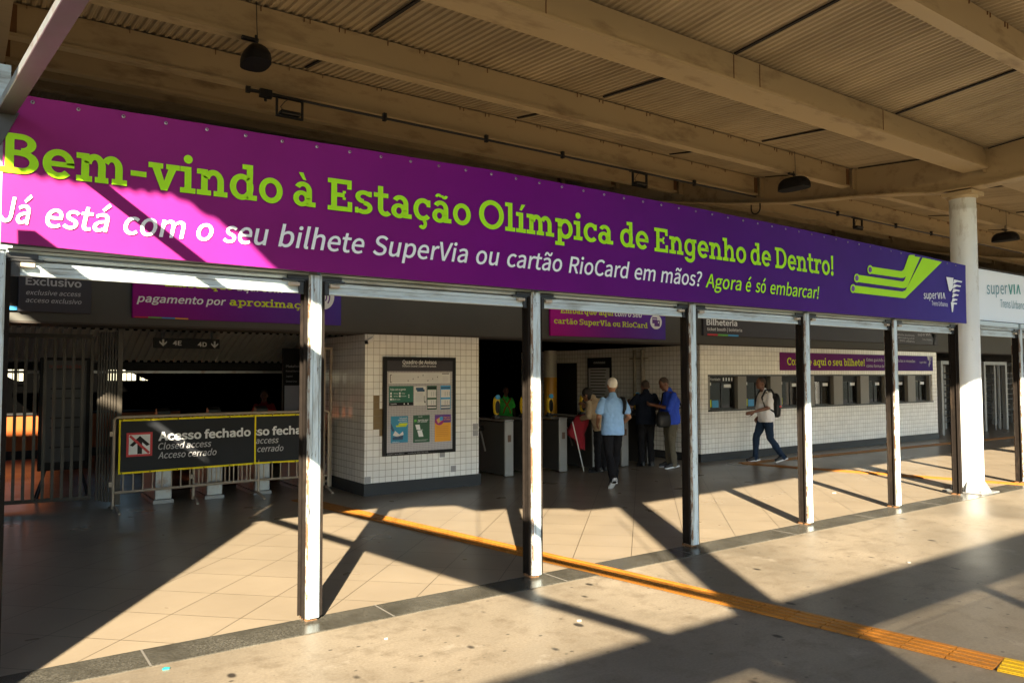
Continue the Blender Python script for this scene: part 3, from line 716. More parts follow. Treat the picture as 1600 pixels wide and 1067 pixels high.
b = BM(); nx, nz = 160, 14; V = {}
for i in range(nx+1):
    x = XA+(XB-XA)*i/nx
    for j in range(nz+1):
        z0, z1 = itp(BOT, x), itp(TOP, x); e = j/nz
        dy = .003*math.sin(x*2.1+e*2)*math.sin(x*.77+1)+.003*math.sin(x*25.5+1)*max(0, e-.85)*6.6+.0025*math.sin(x*5.3+3*e)*e
        V[i, j] = b.verts.new((x, YB+dy, z0+(z1-z0)*e))
for i in range(nx):
    for j in range(nz): b.faces.new((V[i, j], V[i+1, j], V[i+1, j+1], V[i, j+1]))
ed = bmesh.ops.extrude_face_region(b, geom=list(b.faces)); bmesh.ops.translate(b, vec=(0, .012, 0), verts=[v for v in ed['geom'] if isinstance(v, bmesh.types.BMVert)])
obj('fabric', b, M['banner'], ban, True)
b = BM(); box(b, XA, YB+.014, 2.505, XB-.02, YB+.045, 2.54); box(b, XA, YB+.014, 3.25, XB-.02, YB+.045, 3.285)
for i in range(9): box(b, -1.88+1.42*i, YB+.014, 2.541, -1.84+1.42*i, YB+.044, 3.249)
obj('frame', b, M['blackmetal'], ban)
gx = [-2.0095+(x+2.0095)*KB for x in [-1.77, -1.54, -1.3]+[-1.06+.246*i for i in range(43)]]
first = None
for x in gx:
    z = itp(TOP, x)-.035
    if first is None:
        b = BM(); bmesh.ops.create_circle(b, segments=8, radius=.004)
        b = BM(); n = 14
        for ra, rb, y0, y1 in ((.0105, .0052, -.006, -.0045),):
            for k in range(n):
                a, c = 2*math.pi*k/n, 2*math.pi*(k+1)/n
                quad(b, [(x+r*math.cos(t_), YB+yy, z+r*math.sin(t_)) for r, t_, yy in ((ra, a, -.005), (ra, c, -.005), (rb, c, -.008), (rb, a, -.008))])
                quad(b, [(x+r*math.cos(t_), YB+yy, z+r*math.sin(t_)) for r, t_, yy in ((ra, a, .0), (ra, c, .0), (ra, c, -.005), (ra, a, -.005))])
        first = obj('grommet', b, M['galv'], ban); fx, fz = x, z
    else:
        o = first.copy(); COL.objects.link(o); o.parent = ban; o.location = first.location+Vector((x-fx, 0, z-fz))
YT = YB-.009
H = .232
for wd, pl, pr in [('Bem-vindo', (-1, 268), (441.5, 319)), ('à', (458, 320), (493, 324.5)), ('Estação', (512, 327.5), (735.5, 353)), ('Olímpica', (748.5, 355), (958, 382.5)), ('de', (969, 384.5), (1013.4, 390.5)), ('Engenho', (1022.7, 392.5), (1166, 411.8)), ('de', (1172.8, 412.5), (1204.8, 417)), ('Dentro!', (1211.4, 418.5), (1302.6, 431))]:
    words('headline_lettering', M['lime'], ban, YT, H, [(wd, pl, pr)], slab_=True)
H = .146
for wd, pl, pr in [('Já', (-1, 345), (50, 351)), ('está', (70.7, 354), (174, 363)), ('com', (193, 365), (289.5, 373)), ('o', (307, 374.5), (333, 376.5)), ('seu', (348.5, 378), (419.7, 383.3)), ('bilhete', (434.6, 384.5), (569.3, 396.4)), ('SuperVia', (582.4, 397.5), (731.3, 410.5)), ('ou', (743.9, 411.8), (780.6, 415)), ('cartão', (792.4, 416.2), (878.4, 424.6)), ('RioCard', (888.5, 425.8), (984.1, 435.2)), ('em', (991.6, 436), (1024.6, 439.5)), ('mãos?', (1032.5, 440.5), (1097.3, 447.6))]:
    words('tagline_lettering', M['whiteprint'], ban, YT, H, [(wd, pl, pr)], 'sans', .0045, .2)
b = BM()
for wd, pl, pr in [('Agora', (1102.5, 448.5), (1158.8, 454)), ('é', (1165.4, 454.8), (1174.3, 455.8)), ('só', (1180.5, 456.2), (1197, 458)), ('embarcar!', (1203.6, 458.8), (1280.5, 467))]:
    words('call_lettering', M['lime'], ban, YT, .140, [(wd, pl, pr)], 'sans', .0045, .2)
b = BM()   # rail lines: three bent strips ending in rings, read off the banner and laid on its plane
def bp(x, y): p = at(1290+x*.15, 380+y*.15, YT); return p
kk = 0
def strip(pts):
    global kk; kk += 1
    b.faces.new([b.verts.new(bp(*p)-Vector((0, kk*.0001, 0))) for p in pts])
strip([(480, 245), (790, 293), (785, 362), (475, 318)]); strip([(790, 293), (815, 275), (865, 345), (835, 358), (785, 362)][:2]+[(838, 345), (815, 360), (785, 362)])
strip([(815, 275), (868, 125), (932, 122), (838, 345)]); 
strip([(340, 330), (805, 400), (800, 468), (335, 405)]); strip([(805, 400), (822, 385), (850, 455), (826, 467), (800, 468)]); strip([(822, 385), (912, 138), (985, 146), (850, 455)])
strip([(298, 440), (800, 505), (818, 574), (295, 515)]); strip([(800, 505), (832, 490), (1010, 150), (1212, 196), (830, 572), (818, 574)])
for cx, cy in ((463, 276), (325, 364), (285, 473)):
    for k in range(20):
        a, c = 2*math.pi*k/20, 2*math.pi*(k+1)/20
        quad(b, [bp(cx+r*.62*math.cos(t_), cy+r*math.sin(t_))-Vector((0, .0012, 0)) for r, t_ in ((46, a), (46, c), (30, c), (30, a))])
obj('rail_emblem', b, M['lime'], ban)
for cx, cy in ((463, 276), (325, 364), (285, 473)):
    b = BM(); b.faces.new([b.verts.new(bp(cx+30*.62*math.cos(2*math.pi*k/18), cy+30*math.sin(2*math.pi*k/18))-Vector((0, .0014, 0))) for k in range(18)]); obj('ring_centre', b, M['purpleprint'], ban)
def supervia(b, b2, px0, px1, py, Y, h, wx, wz, ws, sub=None):
    """logo: spaced wordmark and winged V"""
    P0 = at(px0, py, Y); P1 = at(px1, py, Y); L = P1.x-P0.x; n = len('superVIA')
    off = [0, .115, .245, .375, .50, .60, .755, .83]; wid = [.085, .095, .095, .095, .07, .13, .035, .13]
    for ch, o, w_ in zip('superVIA', off, wid):
        x = P0.x+L*o; z = P0.z+(P1.z-P0.z)*o; wl = L*w_
        if ch == 'A': quad(b2, ((x, Y, z), (x+wl*.22, Y, z), (x+wl*.58, Y, z+h), (x+wl*.38, Y, z+h))); quad(b2, ((x+wl, Y-.0001, z), (x+wl*.76, Y-.0001, z), (x+wl*.38, Y-.0001, z+h), (x+wl*.60, Y-.0001, z+h)))
        else: textw(b2 if ch in 'VI' else b, ch, x, x+wl, z, Y, h*(1 if ch in 'VI' else 1.2), 'sans', .012 if ch in 'VI' else .003)
    wing(b2, wx, wz, ws, Y)
b = BM(); p = at(1480, 484.5, YT); supervia(b, b, 1443.5, 1478.5, 466.5, YT, .085, p.x+.0, p.z-.03, .50)
text(b, 'Trens Urbanos', (1456, 477), (1481, 479), YT, .06, 'sans', 0)
obj('logo', b, M['whiteprint'], ban)

# white box sign right of the column --------------------------------------
ws_ = thing('white_sign', 'white box sign with teal lettering right of the round column', 'sign', (13, .2, 2.6))
b = BM(); box(b, 10.3, .2, 2.60, 16.5, .32, 3.42, .008); obj('panel', b, mat('sign_white', (.84, .87, .90), .4, var=.02), ws_)
b = BM(); box(b, 10.28, .17, 2.50, 16.52, .33, 2.598); box(b, 10.28, .19, 3.422, 16.52, .33, 3.44); obj('frame', b, M['brownsoffit'], ws_)
b = BM(); b2 = BM(); supervia(b, b2, 1542, 1597, 459, .194, .16, 12.62, 2.92, .5)
text(b, 'Trens Urbanos', (1563, 480), (1604, 484), .194, .13)
obj('grey_lettering', b, mat('teal_grey_print', (.16, .34, .40)), ws_); obj('green_lettering', b2, M['teal'], ws_)

# ================================================================== CANOPY FITTINGS
def lamp(x, y, z, label, wx=.125, wy=.19, h=.2, ztop=4.92, pw=.6):
    t = thing('hanging_lamp', label, 'lamp', (x, y, z), 'black lamps hanging from the purlins')
    b = BM(); rings = []
    for k in range(9):
        a = k/8; s = math.sin(math.pi/2*min(1, a*1.25))**pw if a > 0 else .02; zz = z+h*(1-a)
        rings.append([b.verts.new((x+wx*s*math.copysign(abs(math.cos(q))**.7, math.cos(q)), y+wy*s*math.copysign(abs(math.sin(q))**.7, math.sin(q)), zz)) for q in [2*math.pi*i/20 for i in range(20)]])
    for u, v in zip(rings, rings[1:]):
        for i in range(20): b.faces.new((u[i], u[(i+1) % 20], v[(i+1) % 20], v[i]))
    b.faces.new(rings[0]); b.faces.new(rings[-1][::-1]); obj('shade', b, M['black'], t, True)
    b = BM(); tube(b, [(x, y, z+h-.01), (x, y, ztop+.02)], .012, 8); box(b, x-.13, y-.02, z+h+.015, x+.02, y+.02, z+h+.045); obj('bracket', b, M['blackmetal'], t)
    b = BM(); tube(b, [(x+.01, y-.025, z+h), (x+.0, y-.03, ztop+.05), (x-.01, y-.03, ztop+.33)], .004, 6); obj('power_cable', b, M['cable'], t)
lamp(.08, 1.80, 4.66, 'black dome lamp hanging above the left half of the banner')
lamp(8.45, 1.80, 4.66, 'black lamp hanging near the girder left of the column top', .15, .26, pw=.3)
lamp(15.95, 1.80, 4.60, 'black lamp hanging under the canopy right of the column', .15, .26, pw=.3)
cp = thing('conduit_pipe', 'long dark conduit pipe clipped under a canopy purlin', 'pipe', (5, 3.6, 5.08))
b = BM(); tube(b, [(.55, 3.6, 5.085), (9.9, 3.6, 5.085)], .017, 8); tube(b, [(10.2, 3.6, 5.085), (21.5, 3.6, 5.085)], .017, 8); obj('pipe', b, M['blackmetal'], cp)
for x in (2.27, 3.85, 5.24, 8.2, 12.6, 14.9, 16.5, 18): b = BM(); box(b, x-.022, 3.575, 5.05, x+.022, 3.625, 5.15); obj('clip', b, M['blackmetal'], cp)
b = BM(); box(b, .5, 3.585, 5.068, .9, 3.615, 5.10); box(b, .50, 3.578, 5.05, .55, 3.622, 5.12); box(b, .66, 3.57, 5.03, .80, 3.63, 5.125); tube(b, [(.73, 3.6, 5.03), (.73, 3.6, 4.99)], .018, 8); obj('junction_box', b, M['blackmetal'], cp)
def flood(x, label):
    t = thing('floodlight', label, 'floodlight', (x, 3.6, 4.85), 'square framed floodlights under the conduit pipe')
    b = BM(); z0, z1 = 4.86, 5.065; hw = .165
    box(b, x-hw, 3.58, z0, x-hw+.02, 3.62, z1); box(b, x+hw-.02, 3.58, z0, x+hw, 3.62, z1); box(b, x-hw, 3.58, z0-.02, x+hw, 3.62, z0); box(b, x-hw-.05, 3.575, z1, x+hw, 3.625, z1+.03); obj('bracket', b, M['blackmetal'], t)
    b = BM(); box(b, x-.12, 3.54, z0+.01, x+.12, 3.66, z0+.055, .008); obj('lamp_body', b, M['blackmetal'], t)
    b = BM(); tube(b, [(x-.08, 3.6, z0+.05), (x-.11, 3.6, z0+.10), (x-.06, 3.6, z0+.17), (x-.02, 3.6, z1)], .005, 6); obj('flex', b, M['cable'], t)
flood(1.02, 'square framed floodlight above the left part of the banner')
flood(6.87, 'square framed floodlight near the girder end of the conduit')
flood(13.35, 'square framed floodlight seen beyond the girder, left of the column')
b = BM(); tube(b, [(10.05, 3.62, 4.99)]+[(10.05, 3.72-.1*math.cos(R(a)), 4.90-.1*math.sin(R(a))) for a in range(0, 181, 20)]+[(10.05, 3.82, 4.99)], .014, 8)
tag(obj('lifting_hook', b, M['blackmetal'], org=(10.05, 3.7, 4.9)), 'small dark steel loop hanging from the bottom of the canopy girder', 'hook')

# ================================================================== HALL: fascia, ceiling, tiled block, ticket office
fs = thing('hall_fascia', 'dark grey fascia beam above the tiled walls and turnstiles', 'fascia', (12, 5.0, 2.38))
b = BM(); box(b, -3.0, 5.0, 2.385, 44, 5.045, 3.42); obj('face_panel', b, M['greyfascia'], fs)
b = BM(); box(b, -3.0, 5.0, 2.36, 44, 5.6, 2.384); obj('soffit', b, M['brownsoffit'], fs)
b = BM(); box(b, -3.0, 5.61, 2.9, 44, 14.2, 3.0); tag(obj('hall_ceiling', b, M['brownsoffit'], org=(12, 8, 2.9)), 'dark hall ceiling behind the fascia beam', 'ceiling')
# tiled block
kx0, kx1, ky0, ky1 = 2.665, 4.64, 5.03, 6.9
kb = thing('tiled_block', 'white tiled block carrying the notice board between post and turnstiles', 'block', ((kx0+kx1)/2, 6, 0))
b = BM(); box(b, kx0, ky0, .181, kx1, ky0+.05, 2.36); obj('front_wall', b, M['tilefront'], kb)
b = BM(); box(b, kx0, ky0+.0505, .181, kx0+.05, ky1, 2.36); obj('side_wall', b, M['tileside'], kb); b = BM(); box(b, kx1-.05, ky0+.0505, .181, kx1, ky1, 2.36); obj('side_wall', b, M['tileside'], kb)
b = BM(); box(b, kx0-.012, ky0-.015, .0, kx1+.03, ky1, .18); obj('skirting', b, M['skirt'], kb)
b = BM()
for i, j in ((1, 12), (1, 11), (1, 10), (1, 9), (2, 9), (2, 10), (1, 8), (2, 8), (2, 7), (3, 9)):
    box(b, kx0+.035+.1*(i), ky0-.0025, .16+.1*j, kx0+.132+.1*(i), ky0+.001, .257+.1*j)
obj('bare_patch', b, M['bronze'], kb)
for i, j in ((.0, 0), (14.5, .6), (18.6, 7), (18.6, 6), (12.5, 3)): b = BM(); box(b, kx0+.005+.1*i, ky0-.002, .185+.1*j, kx0+.10+.1*i, ky0+.001, .28+.1*j); obj('odd_grey_tile', b, M['greytile'], kb)
# ticket office
ox0, ox1, oy = 9.97, 19.62, 5.06
of = thing('ticket_office', 'white tiled ticket office with a row of eight windows', 'ticket office', (14.8, 8, 0))
wz0, wz1, wx0, wx1 = 1.035, 1.755, 10.2, 19.36
b = BM(); box(b, ox0, oy, .16, ox1, oy+.05, wz0); box(b, ox0, oy, wz1, ox1, oy+.05, 2.36); box(b, ox0, oy, wz0, wx0, oy+.05, wz1); box(b, wx1, oy, wz0, ox1, oy+.05, wz1)
obj('front_wall', b, M['tilefront'], of)
b = BM(); box(b, ox0, oy+.0505, .16, ox0+.05, 11.2, 2.36); obj('side_wall', b, M['tileside'], of); b = BM(); box(b, ox1-.05, oy+.0505, .16, ox1, 11.2, 2.36); obj('side_wall', b, M['tileside'], of)
b = BM(); box(b, ox0-.014, oy-.014, 0, ox1+.014, 11.2, .159); obj('skirting', b, M['skirt'], of)
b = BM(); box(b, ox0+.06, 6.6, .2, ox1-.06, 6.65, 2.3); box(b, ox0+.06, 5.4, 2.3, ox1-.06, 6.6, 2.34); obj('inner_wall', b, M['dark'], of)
WIN = [(10.48, 11.22), (11.64, 12.44), (12.84, 13.68), (14.09, 14.87), (15.25, 16.01), (16.39, 17.14), (17.6, 18.35), (18.62, 19.30)]
WIN = [(10.30, 11.18), (11.47, 12.30), (12.70, 13.52), (13.93, 14.72), (15.10, 15.87), (16.25, 17.0), (17.38, 18.13), (18.52, 19.27)]
b = BM(); box(b, wx0, oy-.03, wz0-.03, wx1, oy+.22, wz0-.001); box(b, wx0, oy+.01, wz1-.03, wx1, oy+.22, wz1-.001)
obj('window_ledge', b, M['skirt'], of)
prev = wx0
pil = mat('window_pier', (.20, .185, .16), .45)
for i, (xa, xb) in enumerate(WIN+[(wx1, wx1)]):
    if xa-prev > .02: b = BM(); box(b, prev+.001, oy+.03, wz0, xa-.001, oy+.20, wz1-.031); obj('window_pier', b, pil, of)
    prev = xb
for i, (xa, xb) in enumerate(WIN):
    b = BM(); y0, y1 = oy+.12, oy+.17
    for r in ((xa, wz0, xa+.03, wz1-.031), (xb-.03, wz0, xb, wz1-.031)): box(b, r[0], y0, r[1], r[2], y1, r[3])
    box(b, xa+.03, y0, wz1-.075, xb-.03, y1, wz1-.032); box(b, xa+.03, y0, wz0, xb-.03, y1, wz0+.03)
    box(b, xa+(xb-xa)*.52, y0+.005, wz0+.03, xa+(xb-xa)*.55, y1, wz1-.075)
    f = obj('window', b, M['blackmetal'], of)
    b = BM(); box(b, xa+.031, y0+.02, wz0+.031, xb-.031, y0+.026, wz1-.076); obj('pane', b, M['glass'], f)
    b = BM(); box(b, xa+.03, y0-.006, wz1-.17, xb-.03, y0-.001, wz1-.032); obj('header_strip', b, M['black'], f)
    b = BM()
    rectf(b, xa+(xb-xa)*.64, wz1-.27, xa+(xb-xa)*.9, wz1-.20, y0+.018)
    rectf(b, xa+.06, wz1-.22, xa+.13, wz1-.16, y0-.008)
    if i == 0: textw(b, 'Prioridade', xa+.08, xa+.42, wz1-.12, y0-.009, .055); [rectf(b, xa+.5+.09*k, wz1-.13, xa+.54+.09*k, wz1-.06, y0-.009) for k in range(4)]
    obj('paper_notice', b, M['whiteprint'], f)
    if i < 3:
        b = BM(); rectf(b, xa+.05, wz0+.05, xa+.16, wz0+.20, y0+.016); obj('yellow_sticker', b, M['yellowprint'], f)
        if i < 2: b = BM(); rectf(b, xa+.18, wz0+.04, xa+.38, wz0+.19, y0+.015); obj('blue_sticker', b, M['blueprint'], f)
    b = BM()
    for k in range(3): box(b, xa+.12+.2*k, oy+.5, .9, xa+.16+.2*k+.05*(i % 3), oy+.55, 1.55+.1*((i+k) % 3))
    box(b, xa, oy+.28, .9, xb, oy+.45, .98); obj('counter_clutter', b, M['greyfascia'], f)
b = BM()
for q in ((6.62, .05), (6.86, .04)): tube(b, [(ox0-.06, q[0], .16), (ox0-.06, q[0], 2.3)], q[1], 10)
box(b, ox0-.09, 6.5, 2.1, ox0-.002, 7.0, 2.13); obj('drain_pipes', b, mat('dirty_pipe', (.22, .19, .15), .6, var=.3, vscale=6), of)
b = BM(); box(b, ox0-.02, 8.9, 0, ox0-.002, 9.7, 2.05); obj('side_door', b, M['black'], of)
sg = thing('wall_sign', 'tall black information sign on the side wall of the ticket office', 'sign', (ox0-.03, 8, 1))
b = BM(); box(b, ox0-.04, 7.66, .95, ox0-.004, 8.47, 2.16); obj('board', b, M['black'], sg)
b = BM(); quad(b, [(ox0-.043, y, z) for y, z in ((7.70, .99), (8.43, .99), (8.43, 1.92), (7.70, 1.92))]); obj('panel', b, M['greyprint'], sg)
b = BM()
for k in range(12):
    z = 1.86-.07*k; quad(b, [(ox0-.045, y, zz) for y, zz in ((7.8+.1*(k % 3)*.3, z), (8.36, z), (8.36, z+.018), (7.8+.1*(k % 3)*.3, z+.018))])
obj('print_lines', b, M['dark'], sg)
b = BM()
for k in range(12):
    y = 8.25-.035*k; quad(b, [(ox0-.045, yy, zz) for yy, zz in ((y, 2.02), (y-.022, 2.02), (y-.022, 2.06+.012*(k % 2)), (y, 2.06+.012*(k % 2)))])
obj('header_print', b, M['greyprint'], sg)
yc = thing('yellow_column', 'slim round column, white above and orange yellow below, behind the turnstiles', 'column', (9.4, 9.5, 0))
b = BM(); lathe(b, 9.62, 9.5, [(.16, 1.70), (.16, 2.36)], 24); obj('upper_shaft', b, mat('dusty_white', (.5, .48, .42)), yc, True)
b = BM(); lathe(b, 9.62, 9.5, [(.162, 0), (.162, 1.699)], 24); obj('lower_shaft', b, mat('ochre_paint', (.55, .26, .015), .45), yc, True)

# signs on the fascia
SY = 4.945
def signbox(x0, x1, z0, z1, name, label, m, fm='greyfascia'):
    t = thing(name, label, 'sign', ((x0+x1)/2, SY, z0), 'signs on the hall fascia'); del t['group']
    b = BM(); box(b, x0, SY, z0, x1, 4.998, z1, .006); obj('panel', b, m, t); return t
t = signbox(-1.62, -.885, 2.485, 2.98, 'access_sign', 'charcoal exclusive access sign at the upper left of the hall', M['charcoal'])
TY = SY-.004
b = BM(); text(b, 'Exclusivo', (40, 444.5), (127.4, 449.3), TY, .085, 'sans', .010); obj('heading_lettering', b, M['greyprint'], t)
b = BM(); text(b, 'exclusive access', (40.7, 460), (126.5, 463.5), TY, .052, 'sans', .004, .22); text(b, 'acceso exclusivo', (40, 472), (127.4, 475.5), TY, .052, 'sans', .004, .22); obj('small_lettering', b, M['greyprint'], t)
t = thing('pictogram_sign', 'dark sign with a pale strip left of the exclusive access sign', 'sign', (-1.9, SY, 2.5))
b = BM(); box(b, -2.9, SY+.02, 2.545, -1.625, 4.998, 2.98); obj('panel', b, M['dark'], t)
b = BM(); box(b, -2.9, SY+.012, 2.50, -1.46, SY+.030, 2.544) ; 
b.free(); b = BM(); box(b, -2.9, SY+.012, 2.50, -1.625, SY+.05, 2.543); obj('colour_strip', b, M['blueprint'], t)
t = signbox(-.445, 2.255, 2.465, 3.05, 'payment_sign', 'purple contactless payment sign above the closed access barriers', M['signgrad'])
words('white_lettering', M['whiteprint'], t, TY, .092, [('pagamento por', (213.5, 471.3), (353, 477)), ('aqui com', (370, 453.8), (442.5, 457.8))], 'sans', .008, .2)
words('yellow_lettering', M['yellowprint'], t, TY, .098, [('aproximação', (358.6, 477), (493, 483.5)), ('Embarque', (258, 447.5), (364, 453.5))], slab_=True)
c = at(506, 463, TY); b = BM(); disc(b, c.x, c.z, .155, .185, TY); obj('icon_disc', b, M['whiteprint'], t)
b = BM()
for k in range(3):
    r = .055+.045*k; disc(b, c.x-.05, c.z+.0, r, r*1.15, TY-.002, -38, 38, 1-.018/r, 10)
obj('contactless_icon', b, M['purpleprint'], t)
b = BM()
for k, mm in enumerate(('redprint', 'greenprint', 'blueprint', 'orangepaper')):
    b = BM(); x = -.42+.155*k; rectf(b, x, 2.467, x+.155, 2.482, TY); obj('colour_bar', b, M[mm], t)
t = signbox(6.05, 8.87, 2.43, 2.95, 'boarding_sign', 'purple boarding sign with a card icon above the turnstile queue', M['signgrad2'])
words('yellow_lettering', M['yellowprint'], t, TY, .098, [('Embarque aqui', (876, 489), (958.3, 493.5)), ('cartão SuperVia ou RioCard', (865.8, 505.2), (1012, 512.8))], slab_=True)
b = BM(); text(b, 'com o seu', (960.6, 493.6), (1003, 496), TY, .09, 'sans', .008, .2); obj('white_lettering', b, M['whiteprint'], t)
c = at(1025, 503, TY); b = BM(); disc(b, c.x, c.z, .158, .14, TY); obj('icon_disc', b, M['whiteprint'], t)
b = BM(); rectf(b, c.x-.10, c.z-.03, c.x+.03, c.z+.085, TY-.001); rectf(b, c.x-.045, c.z-.085, c.x+.10, c.z+.03, TY-.002); obj('card_icon', b, M['purpleprint'], t)
b = BM(); rectf(b, c.x-.09, c.z+.045, c.x+.02, c.z+.06, TY-.0015); rectf(b, c.x+.05, c.z-.025, c.x+.075, c.z+.005, TY-.003); obj('card_stripe', b, M['whiteprint'], t)
t = signbox(9.96, 19.5, 2.545, 2.95, 'ticket_sign', 'long charcoal ticket booth sign above the ticket office', M['charcoal'])
b = BM(); text(b, 'Bilheteria', (1104, 507.5), (1152, 509.5), TY, .115, 'sans', .010); obj('heading_lettering', b, M['whiteprint'], t); b = BM(); text(b, 'ticket booth | boleteria', (1105, 516.3), (1159.5, 518.5), TY, .062, 'sans', .004); obj('small_lettering', b, M['whiteprint'], t)
for k, mm in enumerate(('redprint', 'greenprint', 'blueprint')):
    b = BM(); p = at(1105.5+16.2*k, 525, TY); q = at(1105.5+16.2*(k+1), 525, TY); rectf(b, p.x, 2.548, q.x-.002, 2.585, TY); obj('colour_bar', b, M[mm], t)
b = BM()
for k in range(3): text(b, ('Central de atendimento', 'www.supervia.com.br', 'trens urbanos')[k], (1400+3*k, 524+4.6*k), (1429, 526+4.6*k), TY, .055)
p = at(1456, 534, TY); wing(b, p.x, p.z-.1, .32, TY); supervia(b, b, 1434, 1455, 524.5, TY, .06, p.x, p.z-.1, .32); text(b, 'Trens Urbanos', (1441, 531.5), (1456, 532.5), TY, .05)
obj('small_print', b, M['greyprint'], t)
t = thing('ticket_strip_sign', 'purple strip sign on white tiles above the ticket windows', 'sign', (16, oy, 1.85))
b = BM(); box(b, 12.59, oy-.018, 1.85, 19.39, oy-.001, 2.25, .003); obj('panel', b, M['signgrad3'], t)
TW = oy-.021
words('yellow_lettering', M['yellowprint'], t, TW, .165, [('Compre aqui o seu bilhete!', (1230, 570.2), (1351, 571.8))], slab_=True)
b = BM(); text(b, 'Estes guichês aceitam cédulas e moedas', (1354, 564), (1430, 566.4), TW, .07, 'sans', .004); text(b, 'como forma de pagamento', (1354, 573.5), (1403, 574.6), TW, .07, 'sans', .004)
p = at(1449, 570, TW); supervia(b, b, 1437, 1448, 567.5, TW, .05, p.x, p.z-.06, .3); obj('white_lettering', b, M['greyprint'], t)

# notice board ------------------------------------------------------------
nb = thing('notice_board', 'black framed notice board with posters on the white tiled block', 'notice board', (3.57, ky0, .56))
NY = ky0-.045; nx0, nx1, nz0, nz1 = 2.945, 4.185, .56, 2.03
b = BM(); box(b, nx0, NY, nz0, nx0+.055, ky0-.003, nz1); box(b, nx1-.055, NY, nz0, nx1, ky0-.003, nz1); box(b, nx0+.055, NY, nz1-.055, nx1-.055, ky0-.003, nz1); box(b, nx0+.055, NY, nz0, nx1-.055, ky0-.003, nz0+.05); obj('frame', b, M['black'], nb)
b = BM(); box(b, nx0+.055, NY+.012, nz0+.05, nx1-.055, ky0-.003, nz1-.215); obj('pin_panel', b, M['peg'], nb)
b = BM(); box(b, nx0+.055, NY+.004, nz1-.2145, nx1-.055, ky0-.003, nz1-.0555); obj('header', b, M['charcoal'], nb)
b = BM(); text(b, 'Quadro de Avisos', (629, 568.3), (682, 568.8), NY, .056, 'sans', .007); text(b, 'Bulletin board | Cuadro de avisos', (629, 573.2), (681.5, 573.6), NY, .030, 'sans', .0); obj('lettering', b, M['whiteprint'], nb)
b = BM(); textw(b, 'SuperVia Trens Urbanos', nx0+.06, nx0+.34, nz0+.02, NY-.002, .016); textw(b, 'Ouvidoria 0800 726 9494', nx0+.4, nx0+.75, nz0+.02, NY-.002, .016); obj('footer_print', b, M['greyprint'], nb)
PY = NY+.010
def P_(x, y): return at(590+x*.1593, 550+y*.1593, PY)
def sheet_(x0, y0, x1, y1, name, label, m):
    p, q = P_(x0, y1), P_(x1, y0); p0, q0 = P_(x0, y0), P_(x1, y1)
    xa, xb, za, zb = p.x, q.x, (p.z+q0.z)/2, (p0.z+q.z)/2
    t = thing(name, label, 'poster', ((xa+xb)/2, PY, za)); b = BM(); box(b, xa, PY-.002, za, xb, PY, zb); obj('paper', b, m, t)
    W_ = xb-xa; H_ = zb-za
    def add(nm, mm, rects, dy=.003):
        b = BM()
        for i, (u0, v0, u1, v1) in enumerate(rects): rectf(b, xa+u0*W_, za+v0*H_, xa+u1*W_, za+v1*H_, PY-dy-.00005*i)
        return obj(nm, b, mm, t)
    def wr(nm, mm, items, dy=.0035):
        b = BM()
        for s, u0, u1, v, h in items: textw(b, s, xa+u0*W_, xa+u1*W_, za+v*H_, PY-dy, h*H_, 'sans', .006)
        return obj(nm, b, mm, t)
    return t, add, wr
t, add, wr = sheet_(107, 205, 712, 308, 'line_map_poster', 'wide white line map sheet along the top of the notice board', M['paper'])
add('map_lines', M['greyprint'], [(.04, .25+.17*k, .8, .28+.17*k) for k in range(4)])
add('map_bracket', M['black'], [(.02, .1, .03, .85), (.03, .1, .05, .16), (.03, .8, .05, .85), (.86, .9, .98, .97)]+[(.3+.08*k, .2+.17*(k % 4), .31+.08*k, .33+.17*(k % 4)) for k in range(7)])
add('map_legend', M['greyprint'], [(.87, .15+.12*k, .96, .18+.12*k) for k in range(5)])
t, add, wr = sheet_(112, 333, 350, 525, 'contact_poster', 'green landscape poster at the left of the notice board', M['darkgreen'])
add('black_footer', M['black'], [(0, 0, 1, .17)]); wr('lettering', M['whiteprint'], [('Fale com a gente', .05, .68, .78, .10), ('WhatsApp', .18, .36, .60, .05), ('Telefone', .5, .66, .60, .05), ('Aplicativo', .18, .36, .46, .05), ('Ouvidoria', .5, .7, .46, .05), ('Redes sociais', .18, .45, .30, .05), ('SuperVia', .06, .3, .07, .05)])
add('icons', M['whiteprint'], [(.04, .58, .11, .68), (.4, .58, .47, .68), (.04, .44, .11, .54), (.4, .44, .47, .54), (.04, .28, .11, .38), (.14, .28, .17, .38), (.79, .5, .83, .56), (.79, .4, .83, .46), (.6, .05, .64, .12), (.76, .05, .8, .12)])
t, add, wr = sheet_(357, 335, 472, 523, 'letter_poster', 'white letter sheet with a dark heading beside the green landscape poster', M['paper'])
add('heading_blob', M['navypaper'], [(.15, .80, .8, .93), (.25, .72, .9, .84)]); add('text_lines', M['greyprint'], [(.1, .2+.06*k, .75, .22+.06*k) for k in range(8)]); add('side_mark', M['black'], [(.84, .2, .88, .5), (.88, .13, .97, .22)])
t, add, wr = sheet_(483, 330, 580, 563, 'green_timetable', 'narrow timetable sheet with green bands on the notice board', M['paper'])
add('bands', M['deepgreen'], [(0, .83, 1, 1), (0, .42, 1, .5), (0, 0, 1, .03), (0, .0, .06, 1), (.94, 0, 1, 1)]); add('black_bands', M['black'], [(0, .12, 1, .17), (0, .03, 1, .06), (0, .88, 1, .94)]); add('columns', M['greyprint'], [(.42+.22*k, .2+.36*j, .5+.22*k, .38+.36*j) for k in range(3) for j in range(2)])
t, add, wr = sheet_(615, 328, 716, 560, 'blue_timetable', 'narrow timetable sheet with blue bands at the right of the notice board', M['paper'])
